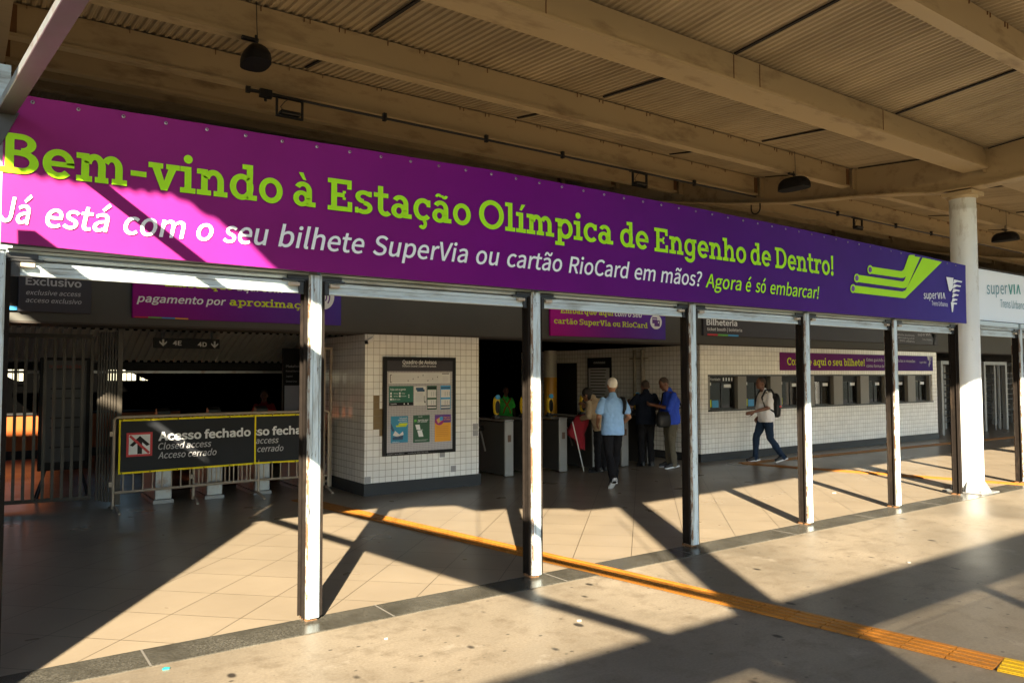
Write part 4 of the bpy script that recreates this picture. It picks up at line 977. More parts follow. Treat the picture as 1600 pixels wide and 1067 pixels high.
add('bands', M['blueprint'], [(0, .83, 1, 1), (0, .42, 1, .5), (0, .0, .06, 1), (.94, 0, 1, 1)]); add('black_bands', M['navypaper'], [(0, .12, 1, .17), (0, .0, 1, .06), (0, .88, 1, .94)]); add('columns', M['greyprint'], [(.42+.22*k, .2+.36*j, .5+.22*k, .38+.36*j) for k in range(3) for j in range(2)])
t, add, wr = sheet_(128, 628, 298, 888, 'blue_poster', 'blue poster with a yellow tag at the lower left of the notice board', M['cyanpaper'])
wr('lettering', M['whiteprint'], [('Tenha atenção', .48, .95, .90, .05), ('ao embarcar', .42, .95, .83, .05), ('no trem', .5, .95, .76, .05), ('cuidado com o vão', .08, .5, .02, .03)]); add('yellow_tag', M['yellowprint'], [(.45, .66, .97, .73), (.3, .6, .9, .655)])
b = BM(); xa = P_(128, 888); xb = P_(298, 628); L = xb.x-xa.x; Hh = xb.z-xa.z
def U_(u, v, d=.0036): return (xa.x+u*L, PY-d, xa.z+v*Hh)
b.faces.new([b.verts.new(U_(*p)) for p in ((.12, .28), (.25, .45), (.5, .3), (.7, .42), (.74, .28), (.4, .2))]); obj('shoe_shape', b, M['paper'], t)
b = BM(); b.faces.new([b.verts.new(U_(*p)) for p in ((.0, .72), (.04, .72), (.2, .46), (.12, .4), (.0, .55))]); b.faces.new([b.verts.new(U_(*p)) for p in ((.1, .1), (.7, .1), (.72, .27), (.1, .2))]); obj('dark_shape', b, M['navypaper'], t)
t, add, wr = sheet_(348, 618, 510, 885, 'phone_poster', 'dark green poster with white phone shapes at the bottom centre of the notice board', M['deepgreen'])
wr('lettering', M['whiteprint'], [('Agende aqui', .27, .9, .80, .05), ('no celular', .27, .85, .74, .05), ('SuperVia', .3, .55, .93, .03), ('Conheça', .3, .58, .45, .035)]); add('green_bubble', M['greenprint'], [(.06, .76, .2, .85)])
b = BM(); xa = P_(348, 885); xb = P_(510, 618); L = xb.x-xa.x; Hh = xb.z-xa.z
b.faces.new([b.verts.new(U_(*p)) for p in ((.12, .66), (.38, .66), (.44, .47), (.2, .47))]); b.faces.new([b.verts.new(U_(*p)) for p in ((.24, .44), (.52, .44), (.62, .2), (.34, .2))]); obj('phone_shapes', b, M['whiteprint'], t)
add('fine_print', M['greyprint'], [(.1, .06, .8, .07), (.1, .09, .9, .10)])
t, add, wr = sheet_(560, 612, 718, 875, 'orange_poster', 'orange poster with a purple top at the lower right of the notice board', M['orangepaper'])
add('purple_top', M['purpleprint'], [(0, .70, 1, 1)]); wr('lettering', M['orangepaper'], [('Pague com', .55, .92, .87, .05), ('seu celular', .55, .95, .79, .05)]); add('fine_print', mat('amber_print', (.6, .22, .01)), [(.08, .2+.07*k, .85, .215+.07*k) for k in range(6)])
b = BM(); xa = P_(560, 875); xb = P_(718, 612); L = xb.x-xa.x; Hh = xb.z-xa.z
disc(b, xa.x+.28*L, xa.z+.76*Hh, .26*L, .15*Hh, PY-.0034); obj('magenta_disc', b, mat('magenta_print', (.35, .01, .16)), t)
b = BM(); b.faces.new([b.verts.new(U_(*p, .0038)) for p in ((.1, .82), (.4, .95), (.48, .8), (.2, .68))]); obj('hand_shape', b, mat('tan_print', (.6, .4, .12)), t)
add('screen_shape', M['blueprint'], [(.3, .78, .5, .92)], .004)
cc = thing('security_camera', 'small white security camera on the upper corner of the tiled block', 'camera', (2.68, 4.98, 2.25))
b = BM(); tube(b, [(2.76, 4.95, 2.325), (2.70, 4.93, 2.27)], .012, 8); obj('arm', b, M['white'], cc)
b = BM(); obox(b, (2.74, 4.95, 2.285), (2.62, 4.88, 2.235), .055, .055); obj('housing', b, M['white'], cc)
b = BM(); obox(b, (2.6195, 4.8798, 2.2348), (2.608, 4.873, 2.23), .05, .05); obj('lens_front', b, M['black'], cc)

# ================================================================== TURNSTILES, BARRIERS, GATE
def turnstile(x, y, label):
    t = thing('turnstile', label, 'turnstile', (x, y, 0), 'turnstiles across the hall')
    b = BM(); w = .085
    box(b, x-w, y+.03, .03, x+w, y+1.25, .93, .012); obj('cabinet', b, M['steeldark'], t)
    b = BM(); box(b, x-w-.004, y, .012, x+w+.004, y+.029, .955, .008); obj('end_cap', b, M['steel'], t)
    b = BM(); box(b, x-w-.012, y-.004, .956, x+w+.012, y+1.27, .985, .006); obj('top_plate', b, M['steel'], t)
    b = BM(); box(b, x-.035, y-.008, .60, x+.035, y-.001, .72, .003); obj('card_slot', b, mat('slot_brown', (.10, .05, .03)), t)
    b = BM(); tube(b, [(x-w-.001, y+.72, .80), (x-w-.07, y+.72, .80)], .06, 12); obj('hub', b, M['blackmetal'], t)
    for k, (dy, dz) in enumerate(((-.24, -.38), (.26, -.36), (0, .02))):
        b = BM()
        if k == 2: tube(b, [(x-w-.05, y+.72, .82), (x-w-.44, y+.70, .80)], .016, 8)
        else: tube(b, [(x-w-.05, y+.72, .80), (x-w-.10, y+.72+dy, .80+dz)], .016, 8)
        obj('arm', b, M['steel'], t)
    b = BM(); box(b, x-.06, y+.36, .986, x+.06, y+.46, 1.03); tube(b, [(x, y+.42, 1.03), (x, y+.42, 1.06)], .04, 10); obj('reader_base', b, M['blackmetal'], t)
    pts = [(x, y+.42+.02*math.sin(R(a)), 1.20) for a in (0,)]
    b = BM(); n = 24
    rings = []
    for (sx, sz, yy) in ((.058, .155, y+.42), (.066, .168, y+.41), (.062, .16, y+.375), (.050, .135, y+.362)):
        rings.append([b.verts.new((x+sx*math.copysign(abs(math.cos(q))**.8, math.cos(q)), yy, 1.215+sz*math.copysign(abs(math.sin(q))**.8, math.sin(q)))) for q in [2*math.pi*i/n for i in range(n)]])
    for u, v in zip(rings, rings[1:]):
        for i in range(n): b.faces.new((u[i], u[(i+1) % n], v[(i+1) % n], v[i]))
    b.faces.new(rings[0]); b.faces.new(rings[-1][::-1]); rd = obj('card_reader', b, M['yellow'], t, True)
    b = BM(); pf = [(x+.050*math.cos(2*math.pi*i/n), 1.19+.115*math.sin(2*math.pi*i/n)) for i in range(n)]; prism(b, pf, 'XZ', y+.354, y+.3625); obj('screen', b, M['black'], rd)
    b = BM(); pf = [(x+.046*math.cos(2*math.pi*i/n), 1.365+.042*math.sin(2*math.pi*i/n)) for i in range(n)]; prism(b, pf, 'XZ', y+.345, y+.37); obj('card_symbol', b, M['blueprint'], rd)
    return t
T1 = [(5.585, 5.52, 'turnstile nearest the tiled block, with its narrow steel end in full view'), (6.16, 5.5, 'turnstile mostly hidden behind the second peeling post'), (6.755, 5.48, 'turnstile just right of the post, left of the woman with a red jacket'), (7.50, 5.42, 'turnstile between the woman in beige and the man in light blue'), (8.23, 5.42, 'turnstile between the man in light blue and the man in dark clothes'), (8.90, 5.40, 'turnstile nearest the ticket office wall, beside the man in a blue polo')]
tt = turnstile(*T1[0])
for x, y, l in T1[1:]: dup(tt, (x, y, 0), l)
def gatepost(x, y, label, lit):
    t = thing('card_pedestal', label, 'pedestal', (x, y, 0), 'steel pedestals behind the closed access barriers')
    b = BM(); box(b, x-.11, y, .05, x+.11, y+.9, 1.05, .01); obj('body', b, M['galv'], t)
    b = BM(); box(b, x-.13, y-.012, .0, x+.13, y+.92, .049); obj('plinth', b, M['steel'], t)
    b = BM(); prism(b, [(y+.02, 1.051), (y+.20, 1.051), (y+.22, 1.20), (y+.16, 1.30), (y+.06, 1.26)], 'YZ', x-.085, x+.085); h = obj('reader_head', b, M['blackmetal'], t)
    b = BM(); quad(b, [(x-.06, y+.03, 1.09), (x+.06, y+.03, 1.09), (x+.06, y+.052, 1.2), (x-.06, y+.052, 1.2)]); bmesh.ops.translate(b, vec=(0, -.006, 0), verts=b.verts); obj('screen', b, mat('pale_screen', (.12, .14, .2)), h)
    return t
gatepost(.17, 6.12, 'steel pedestal behind the arrow symbol of the closed access banner', 0)
for x, l in ((.85, 'steel pedestal behind the right half of the first closed access banner'), (1.53, 'steel pedestal with its foot in sunlight beside the middle barrier post'), (2.22, 'steel pedestal at the far right end of the closed access barriers')):
    gatepost(x, 6.12, l, 0)
def barrier(p0, p1, label, h=1.215):
    p0, p1 = Vector((p0[0], p0[1], 0)), Vector((p1[0], p1[1], 0)); u = (p1-p0).normalized(); n = Vector((-u.y, u.x, 0)); L = (p1-p0).length
    t = thing('crowd_barrier', label, 'barrier', (p0+p1)/2, 'crowd barriers closing the left access')
    b = BM(); Z = Vector((0, 0, 1)); r = .021
    tube(b, [p0+Z*.03, p0+Z*(h-.03), p0+Z*h+u*.03, p1+Z*h-u*.03, p1+Z*(h-.03), p1+Z*.03], r, 10); obj('outer_frame', b, M['barrier'], t, True)
    b = BM(); tube(b, [p0+Z*.24, p1+Z*.24], .018, 8); obj('lower_rail', b, M['barrier'], t, True)
    k = int(L/.115)
    for i in range(1, k):
        b = BM(); q = p0+u*(L*i/k); tube(b, [q+Z*.24, q+Z*h], .0095, 6); obj('upright', b, M['barrier'], t, True)
    for q, s in ((p0+u*.02, 1), (p1-u*.02, -1)):
        b = BM(); tube(b, [q+n*.30+Z*.012, q+n*.16+Z*.045, q+Z*.07, q-n*.16+Z*.045, q-n*.30+Z*.012], .017, 8); obj('foot', b, M['barrier'], t, True)
    for z in (.35, 1.0):
        b = BM(); q = p0-u*.03; box(b, q.x-.02, q.y-.015, z-.03, q.x+.015, q.y+.015, z+.03); obj('hook', b, M['barrier'], t)
    return t
barrier((-.50, 5.80), (1.41, 5.93), 'crowd barrier at the left, in front, carrying the fully readable banner')
barrier((.54, 6.03), (2.44, 5.84), 'crowd barrier on the right, overlapped by the front barrier and the post')
def tarp(c0, c1, z0, z1, label, Yf):
    """banner tied on a barrier between plan points c0, c1"""
    c0, c1 = Vector((c0[0], c0[1], 0)), Vector((c1[0], c1[1], 0)); u = (c1-c0).normalized(); n = Vector((u.y, -u.x, 0)); L = (c1-c0).length
    t = thing('access_banner', label, 'banner', ((c0+c1)/2)+Vector((0, 0, z0)), 'closed access banners')
    def mk(name, u0, v0, u1, v1, d, m, nx=1):
        b = BM(); g = [[b.verts.new(c0+u*(L*(u0+(u1-u0)*i/nx))+n*(d+.006*math.sin(9*(u0+(u1-u0)*i/nx))*math.sin(2+5*v))+Vector((0, 0, z0+(z1-z0)*v))) for v in (v0, (v0+v1)/2, v1)] for i in range(nx+1)]
        for i in range(nx):
            for j in range(2): b.faces.new((g[i][j], g[i+1][j], g[i+1][j+1], g[i][j+1]))
        return obj(name, b, m, t, True)
    mk('sheet', 0, 0, 1, 1, .030, M['tarpaulin'], 24)
    for a in ((0, 0, 1, .035), (0, .965, 1, 1), (0, .035, .012, .965), (.988, .035, 1, .965)): mk('yellow_border', *a, .034, M['yellowtape'], 24)
    def lay(nm, m, body, u0, u1, v, hh, f, bold, sh):
        b = BM(); vs, fs = glyphs(body, f, bold, sh); x0 = min(q[0] for q in vs); x1 = max(q[0] for q in vs); cap = caph(f, bold)
        V = [b.verts.new(c0+u*(L*(u0+(u1-u0)*(q[0]-x0)/(x1-x0)))+n*.044+Vector((0, 0, z0+(z1-z0)*v+q[1]/cap*hh))) for q in vs]
        for fc in fs:
            try: b.faces.new([V[i] for i in fc])
            except Exception: pass
        obj(nm, b, m, t)
    lay('heading_lettering', M['whiteprint'], 'Acesso fechado', .265, .955, .585, .112, 'sans', .014, 0)
    lay('small_lettering', M['greyprint'], 'Closed access', .265, .65, .415, .085, 'sans', .005, .22)
    lay('small_lettering', M['greyprint'], 'Acceso cerrado', .265, .69, .245, .085, 'sans', .005, .22)
    def sq(nm, m, polys, d):
        b = BM()
        for i, pts in enumerate(polys): b.faces.new([b.verts.new(c0+u*(L*(.05+.175*p[0]))+n*(d+.0003*i)+Vector((0, 0, z0+(z1-z0)*(.31+.44*p[1])))) for p in pts])
        obj(nm, b, m, t)
    sq('red_square', M['redprint'], [[(0, 0), (1, 0), (1, 1), (0, 1)]], .043); sq('white_square', M['whiteprint'], [[(.09, .09), (.91, .09), (.91, .91), (.09, .91)]], .0445)
    sq('arrow', M['black'], [[(.42, .1), (.60, .1), (.60, .70), (.42, .70)], [(.12, .48), (.24, .42), (.56, .72), (.51, .86)], [(.90, .48), (.78, .42), (.46, .72), (.51, .86)]], .0455); sq('red_bar', M['redprint'], [[(.09, .84), (.16, .91), (.91, .16), (.84, .09)]], .047)
    for i in range(6):
        for zz in (z0+.012, z1-.012):
            b = BM(); q = c0+u*(L*(.02+.96*i/5))+n*.044+Vector((0, 0, zz)); bmesh.ops.create_icosphere(b, subdivisions=1, radius=.009, matrix=Matrix.Translation(q)); obj('grommet', b, M['black'], t)
tarp((-.45, 5.80), (1.355, 5.925), .475, 1.185, 'closed access banner with its prohibition arrow in full view on the front barrier', 0)
tarp((.545, 6.025), (2.30, 5.845), .475, 1.185, 'closed access banner partly covered by the front barrier, reading so fecha', 0)

# left gate: fixed bars and the stacked folding leaf
gt = thing('bar_gate', 'bronze bar gate at the far left with a folded leaf stacked at its right', 'gate', (-1, 6.75, 0))
ga, gb_ = Vector((-2.3, 6.93, 0)), Vector((-.66, 6.72, 0)); u = (gb_-ga).normalized()
b = BM(); obox(b, ga+Vector((0, 0, .08)), gb_+Vector((0, 0, .08)), .035, .05); obj('bottom_rail', b, M['gatebar'], gt)
b = BM(); obox(b, ga+Vector((0, 0, 2.30)), gb_+Vector((0, 0, 2.30)), .035, .06); obj('top_rail', b, M['gatebar'], gt)
for i in range(15):
    q = gb_-u*(.005+.1115*i); b = BM(); obox(b, q+Vector((0, 0, .06)), q+Vector((0, 0, 2.30)), .038, .030, (0, 1, 0)); obj('bar', b, M['gatebar'], gt)
for k in range(7):
    q0 = Vector((-.60+.028*k, 6.58-.045*k, 0)); b = BM(); obox(b, q0+Vector((0, 0, .05)), q0+Vector((0, 0, 2.36)), .022, .05, (0, 1, 0)); obj('folded_bar', b, M['gatebar'], gt)
b = BM(); box(b, -.415, 6.20, .02, -.355, 6.27, 2.40); obj('end_post', b, M['gatebar'], gt)
# the rest of the fence further right (beside the tiled block)
b = BM()
xa, xb = at(504, 650, 6.12).x, at(518, 650, 6.12).x
e1 = thing('side_gate', 'narrow beige gate frame against the left side of the tiled block', 'gate', ((xa+xb)/2, 6.12, 0))
b = BM(); box(b, xa, 6.1, .03, xa+.035, 6.14, 2.20); box(b, xb-.035, 6.1, .03, xb, 6.14, 2.20); box(b, xa+.0355, 6.105, 2.16, xb-.0355, 6.135, 2.195); box(b, xa+.0355, 6.105, .1, xb-.0355, 6.135, .13); obj('frame', b, M['barrier'], e1)
# information board on an easel
ib = thing('information_board', 'dark information board on splayed legs behind the bar gate', 'board', (-.92, 7.5, 0))
b = BM(); box(b, -1.24, 7.48, .40, -.60, 7.53, 2.02, .01); obj('board', b, M['black'], ib)
b = BM(); box(b, -1.19, 7.468, .52, -.65, 7.479, 1.98); obj('panel', b, mat('slate_grey', (.10, .10, .105)), ib)
for k in range(3):
    z = .72+.42*k; b = BM(); rectf(b, -1.10, z, -.68, z+.30, 7.466); f = obj('pocket', b, M['black'], ib)
    b = BM(); rectf(b, -1.10, z+.02, -.72, z+.285, 7.463); obj('pocket_sheet', b, mat('pocket_grey', (.085, .085, .09)), f)
b = BM(); textw(b, 'Informações', -1.12, -.68, 1.87, 7.464, .05, 'sans', .006); obj('lettering', b, mat('dull_red', (.30, .05, .03)), ib)
for s in (-1, 1):
    b = BM(); tube(b, [(-.92+s*.22, 7.5, .4), (-.92+s*.33, 7.34, .0)], .015, 6); tube(b, [(-.92+s*.22, 7.52, .4), (-.92+s*.33, 7.72, .0)], .015, 6); obj('leg', b, M['blackmetal'], ib)

# deeper hall -------------------------------------------------------------
def hung(name, label, x0, x1, z0, z1, y):
    t = thing(name, label, 'sign', ((x0+x1)/2, y, z0)); b = BM(); box(b, x0, y, z0, x1, y+.08, z1); obj('panel', b, M['black'], t)
    b = BM(); box(b, x0+.1, y+.03, z1, x0+.13, y+.05, 2.9); box(b, x1-.13, y+.03, z1, x1-.1, y+.05, 2.9); obj('hanger', b, M['blackmetal'], t); return t
t = hung('platform_sign', 'black hanging sign with arrows and 4E 4D above the barriers', .26, 1.24, 2.19, 2.345, 7.5)
b = BM(); textw(b, '4E', .53, .66, 2.235, 7.497, .07, 'sans', .012); textw(b, '4D', .90, 1.04, 2.222, 7.497, .07, 'sans', .012)
for cx, cz in ((.39, 2.27), (1.16, 2.255)):
    rectf(b, cx-.014, cz-.03, cx+.014, cz+.055, 7.497)
    for s in (-1, 1): quad(b, [(cx, 7.4968, cz-.055), (cx+s*.055, 7.4968, cz+.0), (cx+s*.055, 7.4968, cz+.028), (cx, 7.4968, cz-.02)])
obj('lettering', b, M['whiteprint'], t)
lr = thing('lower_roof', 'sloping dark corrugated roof seen beyond the hall, below the fascia', 'roof', (2, 9, 2))
b = BM(); x0, x1 = -4.5, 4.6; n = 76; A = []
for i in range(n):
    xa = x0+(x1-x0)*i/n; pw = (x1-x0)/n
    for dx, dz in ((0, 0), (.42, 0), (.5, .03), (.92, .03)): A.append((xa+pw*dx, dz))
va = [b.verts.new((x, 8.0, 2.47+dz)) for x, dz in A]; vb = [b.verts.new((x, 9.25, 2.0+dz)) for x, dz in A]
for i in range(len(A)-1): b.faces.new((va[i], va[i+1], vb[i+1], vb[i]))
obj('sheet', b, mat('zinc_sheet', (.62, .62, .60), .45), lr)
b = BM(); box(b, x0, 9.2, 1.86, x1, 9.3, 1.985); obj('gutter', b, M['dark'], lr)
b = BM(); box(b, x0, 9.14, 1.80, x1, 9.19, 1.845); obj('edge_strip', b, M['galv'], lr)
ps = thing('route_board', 'tall dark route board with a pale lower panel beyond the second barrier', 'board', (2.8, 8, 0))
b = BM(); box(b, 2.45, 8, .3, 3.0, 8.06, 2.24); obj('board', b, M['black'], ps)
b = BM(); box(b, 2.48, 7.992, .35, 2.97, 7.999, 1.58); obj('pale_panel', b, mat('pale_panel', (.30, .30, .36)), ps)
b = BM(); textw(b, 'Plataformas', 2.5, 2.85, 1.90, 7.996, .04, 'sans', .004)
for k in range(3): textw(b, ('Ramal Deodoro', 'Japeri', 'Santa Cruz')[k], 2.5, (2.8, 2.62, 2.7)[k], 1.82-.09*k, 7.996, .03, 'sans', 0)
obj('lettering', b, M['greyprint'], ps)
ow = thing('orange_wall', 'low orange wall catching the sun far behind the bar gate', 'wall', (-1, 14, 0))
b = BM(); box(b, -9, 13.95, .18, 2.0, 14.2, .93); obj('wall', b, M['orange'], ow)
b = BM(); box(b, -9, 13.93, 0, 2.0, 14.2, .179); obj('skirting', b, M['dark'], ow)
b = BM(); box(b, -9, 13.9, .931, 2.0, 14.22, .97); obj('coping', b, M['dark'], ow)
# back wall with slit windows
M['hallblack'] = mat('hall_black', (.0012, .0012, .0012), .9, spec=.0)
bw = thing('back_wall', 'black rear wall of the hall with a slit of bright barred windows', 'wall', (5, 17, -.4))
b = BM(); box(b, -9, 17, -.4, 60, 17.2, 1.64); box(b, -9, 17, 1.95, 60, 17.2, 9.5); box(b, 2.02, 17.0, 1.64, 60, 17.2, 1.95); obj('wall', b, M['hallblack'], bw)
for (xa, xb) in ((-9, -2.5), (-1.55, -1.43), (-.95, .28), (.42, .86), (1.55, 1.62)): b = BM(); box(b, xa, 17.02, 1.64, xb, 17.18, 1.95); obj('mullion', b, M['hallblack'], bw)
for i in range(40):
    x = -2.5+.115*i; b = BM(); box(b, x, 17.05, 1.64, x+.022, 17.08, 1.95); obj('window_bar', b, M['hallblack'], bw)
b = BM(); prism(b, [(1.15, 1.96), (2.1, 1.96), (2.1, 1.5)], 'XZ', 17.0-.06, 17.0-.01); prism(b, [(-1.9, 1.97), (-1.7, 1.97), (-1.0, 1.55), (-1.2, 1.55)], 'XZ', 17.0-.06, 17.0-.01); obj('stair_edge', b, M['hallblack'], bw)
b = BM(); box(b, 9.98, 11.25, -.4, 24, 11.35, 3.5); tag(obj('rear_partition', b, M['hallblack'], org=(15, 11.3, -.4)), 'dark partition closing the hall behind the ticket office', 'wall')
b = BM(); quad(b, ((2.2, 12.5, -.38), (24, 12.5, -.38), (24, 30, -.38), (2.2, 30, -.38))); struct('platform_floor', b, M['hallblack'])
# full height turnstiles beyond the ticket office
def rotor(x, y, label):
    t = thing('tall_turnstile', label, 'turnstile', (x, y, 0), 'full height turnstiles beyond the ticket office')
    for dx, dy in ((-.75, 0), (.75, 0), (-.75, 1.2), (.75, 1.2)): b = BM(); box(b, x+dx-.06, y+dy-.06, 0, x+dx+.06, y+dy+.06, 2.05); obj('post', b, M['steel'], t)
    b = BM(); box(b, x-.81, y-.06, 2.051, x+.81, y+1.26, 2.15); obj('canopy_box', b, M['steel'], t)
    b = BM(); tube(b, [(x, y+.6, .02), (x, y+.6, 2.05)], .05, 10); obj('shaft', b, M['steel'], t)
    for a in (20, 140, 260):
        b = BM()
        for k in range(9): tube(b, [(x, y+.6, .35+.18*k), (x+.62*math.cos(R(a)), y+.6+.62*math.sin(R(a)), .35+.18*k)], .017, 6)
        obj('rotor_arms', b, M['steel'], t)
    for k in range(5):
        a = R(200+28*k); b = BM(); tube(b, [(x+.7*math.cos(a), y+.6+.7*math.sin(a), .02), (x+.7*math.cos(a), y+.6+.7*math.sin(a), 2.05)], .02, 6); obj('cage_bar', b, M['steel'], t)
rotor(21.7, 5.6, 'full height turnstile just right of the ticket office, left of the column')
rotor(24.4, 5.6, 'full height turnstile right of the round column')
rotor(28.0, 5.6, 'full height turnstile furthest right beyond the column')
b = BM(); box(b, 59, -6, -.4, 59.3, 12, 8); tag(obj('end_wall', b, M['plaster'], org=(59, 3, -.4)), 'plaster end wall far down the station front', 'wall')
sf = thing('slatted_fence', 'dark slatted fence behind the full height turnstiles', 'fence', (27, 8, 0))
b = BM(); z = .05
while z < 2.3: box(b, 19.7, 8, z, 40, 8.03, z+.085); z += .1
obj('slats', b, M['dark'], sf)
for k in range(9): b = BM(); box(b, 19.8+2.4*k, 7.95, 0, 19.88+2.4*k, 8.0, 2.3); obj('post', b, M['dark'], sf)
b = BM(); box(b, 24.05, 11.25, -.4, 42, 11.35, 3.5); tag(obj('far_partition', b, M['dark'], org=(33, 11.3, -.4)), 'dark partition behind the slatted fence at the far right', 'wall')
hp = thing('slim_post', 'slim beige post beside the full height turnstiles at the right', 'post', (22.9, 4.4, 0))
b = BM(); tube(b, [(23.2, 4.0, 0), (23.2, 4.0, 2.36)], .06, 12); obj('shaft', b, M['barrier'], hp)
b = BM(); box(b, 23.08, 3.88, .001, 23.32, 4.12, .02); obj('base', b, M['barrier'], hp)

# ================================================================== PEOPLE
SKIN = {'tan': mat('skin_tan', (.30, .145, .08), .5, var=.06), 'brown': mat('skin_brown', (.15, .065, .038), .5, var=.08), 'mid': mat('skin_mid', (.26, .125, .07), .5, var=.06)}
def capsule(b, p1, r1, p2, r2, n=12, flat=None):
    p1, p2 = Vector(p1), Vector(p2); d = (p2-p1); L = d.length
    if L < 1e-5: d = Vector((0, 0, 1)); L = 1e-5
    d.normalize(); a = d.orthogonal().normalized(); c = d.cross(a); rings = []
    prof = [(-math.cos(R(t))*r1, math.sin(R(t))*r1) for t in (12, 40, 65, 90)]+[(L-math.cos(R(t))*r2, math.sin(R(t))*r2) for t in (90, 115, 140, 168)]
    for s, r in prof: rings.append([b.verts.new(p1+d*s+(a*math.cos(2*math.pi*k/n)+c*math.sin(2*math.pi*k/n))*r) for k in range(n)])
    for u, v in zip(rings, rings[1:]):
        for k in range(n): b.faces.new((u[k], u[(k+1) % n], v[(k+1) % n], v[k]))
    b.faces.new(rings[0][::-1]); b.faces.new(rings[-1])
def ell(b, c, r, rot=None):
    m = Matrix.Translation(Vector(c)) @ (rot.to_4x4() if rot else Matrix()) @ Matrix.Diagonal((*r, 1)); bmesh.ops.create_uvsphere(b, u_segments=16, v_segments=10, radius=1, matrix=m)
def loft(b, rings, n=20):
    """rings: (centre, half width vector, half depth vector)"""
    RR = []
    for c, wv, dv in rings:
        RR.append([b.verts.new(Vector(c)+Vector(wv)*math.copysign(abs(math.cos(t))**.85, math.cos(t))+Vector(dv)*math.copysign(abs(math.sin(t))**.85, math.sin(t))) for t in [2*math.pi*k/n for k in range(n)]])
    for u, v in zip(RR, RR[1:]):
        for k in range(n): b.faces.new((u[k], u[(k+1) % n], v[(k+1) % n], v[k]))
    b.faces.new(RR[0][::-1]); b.faces.new(RR[-1])
def solid(name, b, m, parent, voxel=.010, smooth=3, fold=0):
    """union of overlapping closed shapes -> one continuous skin (local coordinates of the person)"""
    bmesh.ops.recalc_face_normals(b, faces=b.faces)
    me = bpy.data.meshes.new('tmp'); b.to_mesh(me); b.free(); o = bpy.data.objects.new('tmp', me); COL.objects.link(o)
    r = o.modifiers.new('r', 'REMESH'); r.mode = 'VOXEL'; r.voxel_size = voxel
    s = o.modifiers.new('s', 'SMOOTH'); s.iterations = smooth; s.factor = .5
    if fold:
        tx = bpy.data.textures.new('folds', 'CLOUDS'); tx.noise_scale = .17; tx.noise_depth = 2
        d = o.modifiers.new('d', 'DISPLACE'); d.texture = tx; d.strength = fold; d.mid_level = .5
        tx2 = bpy.data.textures.new('creases', 'CLOUDS'); tx2.noise_scale = .055; tx2.noise_depth = 1
        d = o.modifiers.new('d2', 'DISPLACE'); d.texture = tx2; d.strength = fold*.35; d.mid_level = .5
    bpy.context.view_layer.update()
    m2 = bpy.data.meshes.new_from_object(o.evaluated_get(bpy.context.evaluated_depsgraph_get())); m2.name = name
    bpy.data.objects.remove(o); m2.materials.clear(); m2.materials.append(m)
    for p in m2.polygons: p.use_smooth = True; p.material_index = 0
    q = bpy.data.objects.new(name, m2); COL.objects.link(q); q.parent = parent; ORG[q] = Vector((0, 0, 0)); return q
def lobj(name, b, m, parent, smooth=True):
    bmesh.ops.recalc_face_normals(b, faces=b.faces); me = bpy.data.meshes.new(name); b.to_mesh(me); b.free(); me.materials.append(m)
    for p in me.polygons: p.use_smooth = smooth
    o = bpy.data.objects.new(name, me); COL.objects.link(o); o.parent = parent; return o
def hand(b, w, d, side, palm_n, curl=.5, s=1.0):
    """palm and five fingers from the wrist w along d; palm_n = palm normal"""
    w, d, pn = Vector(w), Vector(d).normalized(), Vector(palm_n).normalized(); sd = d.cross(pn).normalized()*side
    loft(b, [(w-d*.01*s, sd*.026*s, pn*.020*s), (w+d*.035*s, sd*.036*s, pn*.017*s), (w+d*.085*s, sd*.042*s, pn*.014*s), (w+d*.095*s, sd*.036*s, pn*.010*s)], 12)
    for k, (off, ln) in enumerate(((-.031, .066), (-.010, .076), (.011, .071), (.031, .055))):
        q = w+d*.085*s+sd*off*s; ang = curl*(.9+.1*k)
        d1 = d*math.cos(ang*.6)+pn*math.sin(ang*.6); d2 = d*math.cos(ang*1.5)+pn*math.sin(ang*1.5); d3 = d*math.cos(ang*2.2)+pn*math.sin(ang*2.2)
        a1 = q+d1*ln*.5*s; a2 = a1+d2*ln*.32*s; a3 = a2+d3*ln*.24*s
        capsule(b, q, .0095*s, a1, .009*s, 8); capsule(b, a1, .009*s, a2, .0082*s, 8); capsule(b, a2, .0082*s, a3, .0072*s, 8)
    t0 = w+d*.02*s-sd*.03*s; t1 = t0-sd*.026*s+d*.032*s+pn*.012*s; t2 = t1+d*.034*s+pn*.012*s-sd*.004*s
    capsule(b, t0, .0135*s, t1, .0115*s, 8); capsule(b, t1, .0115*s, t2, .009*s, 8)
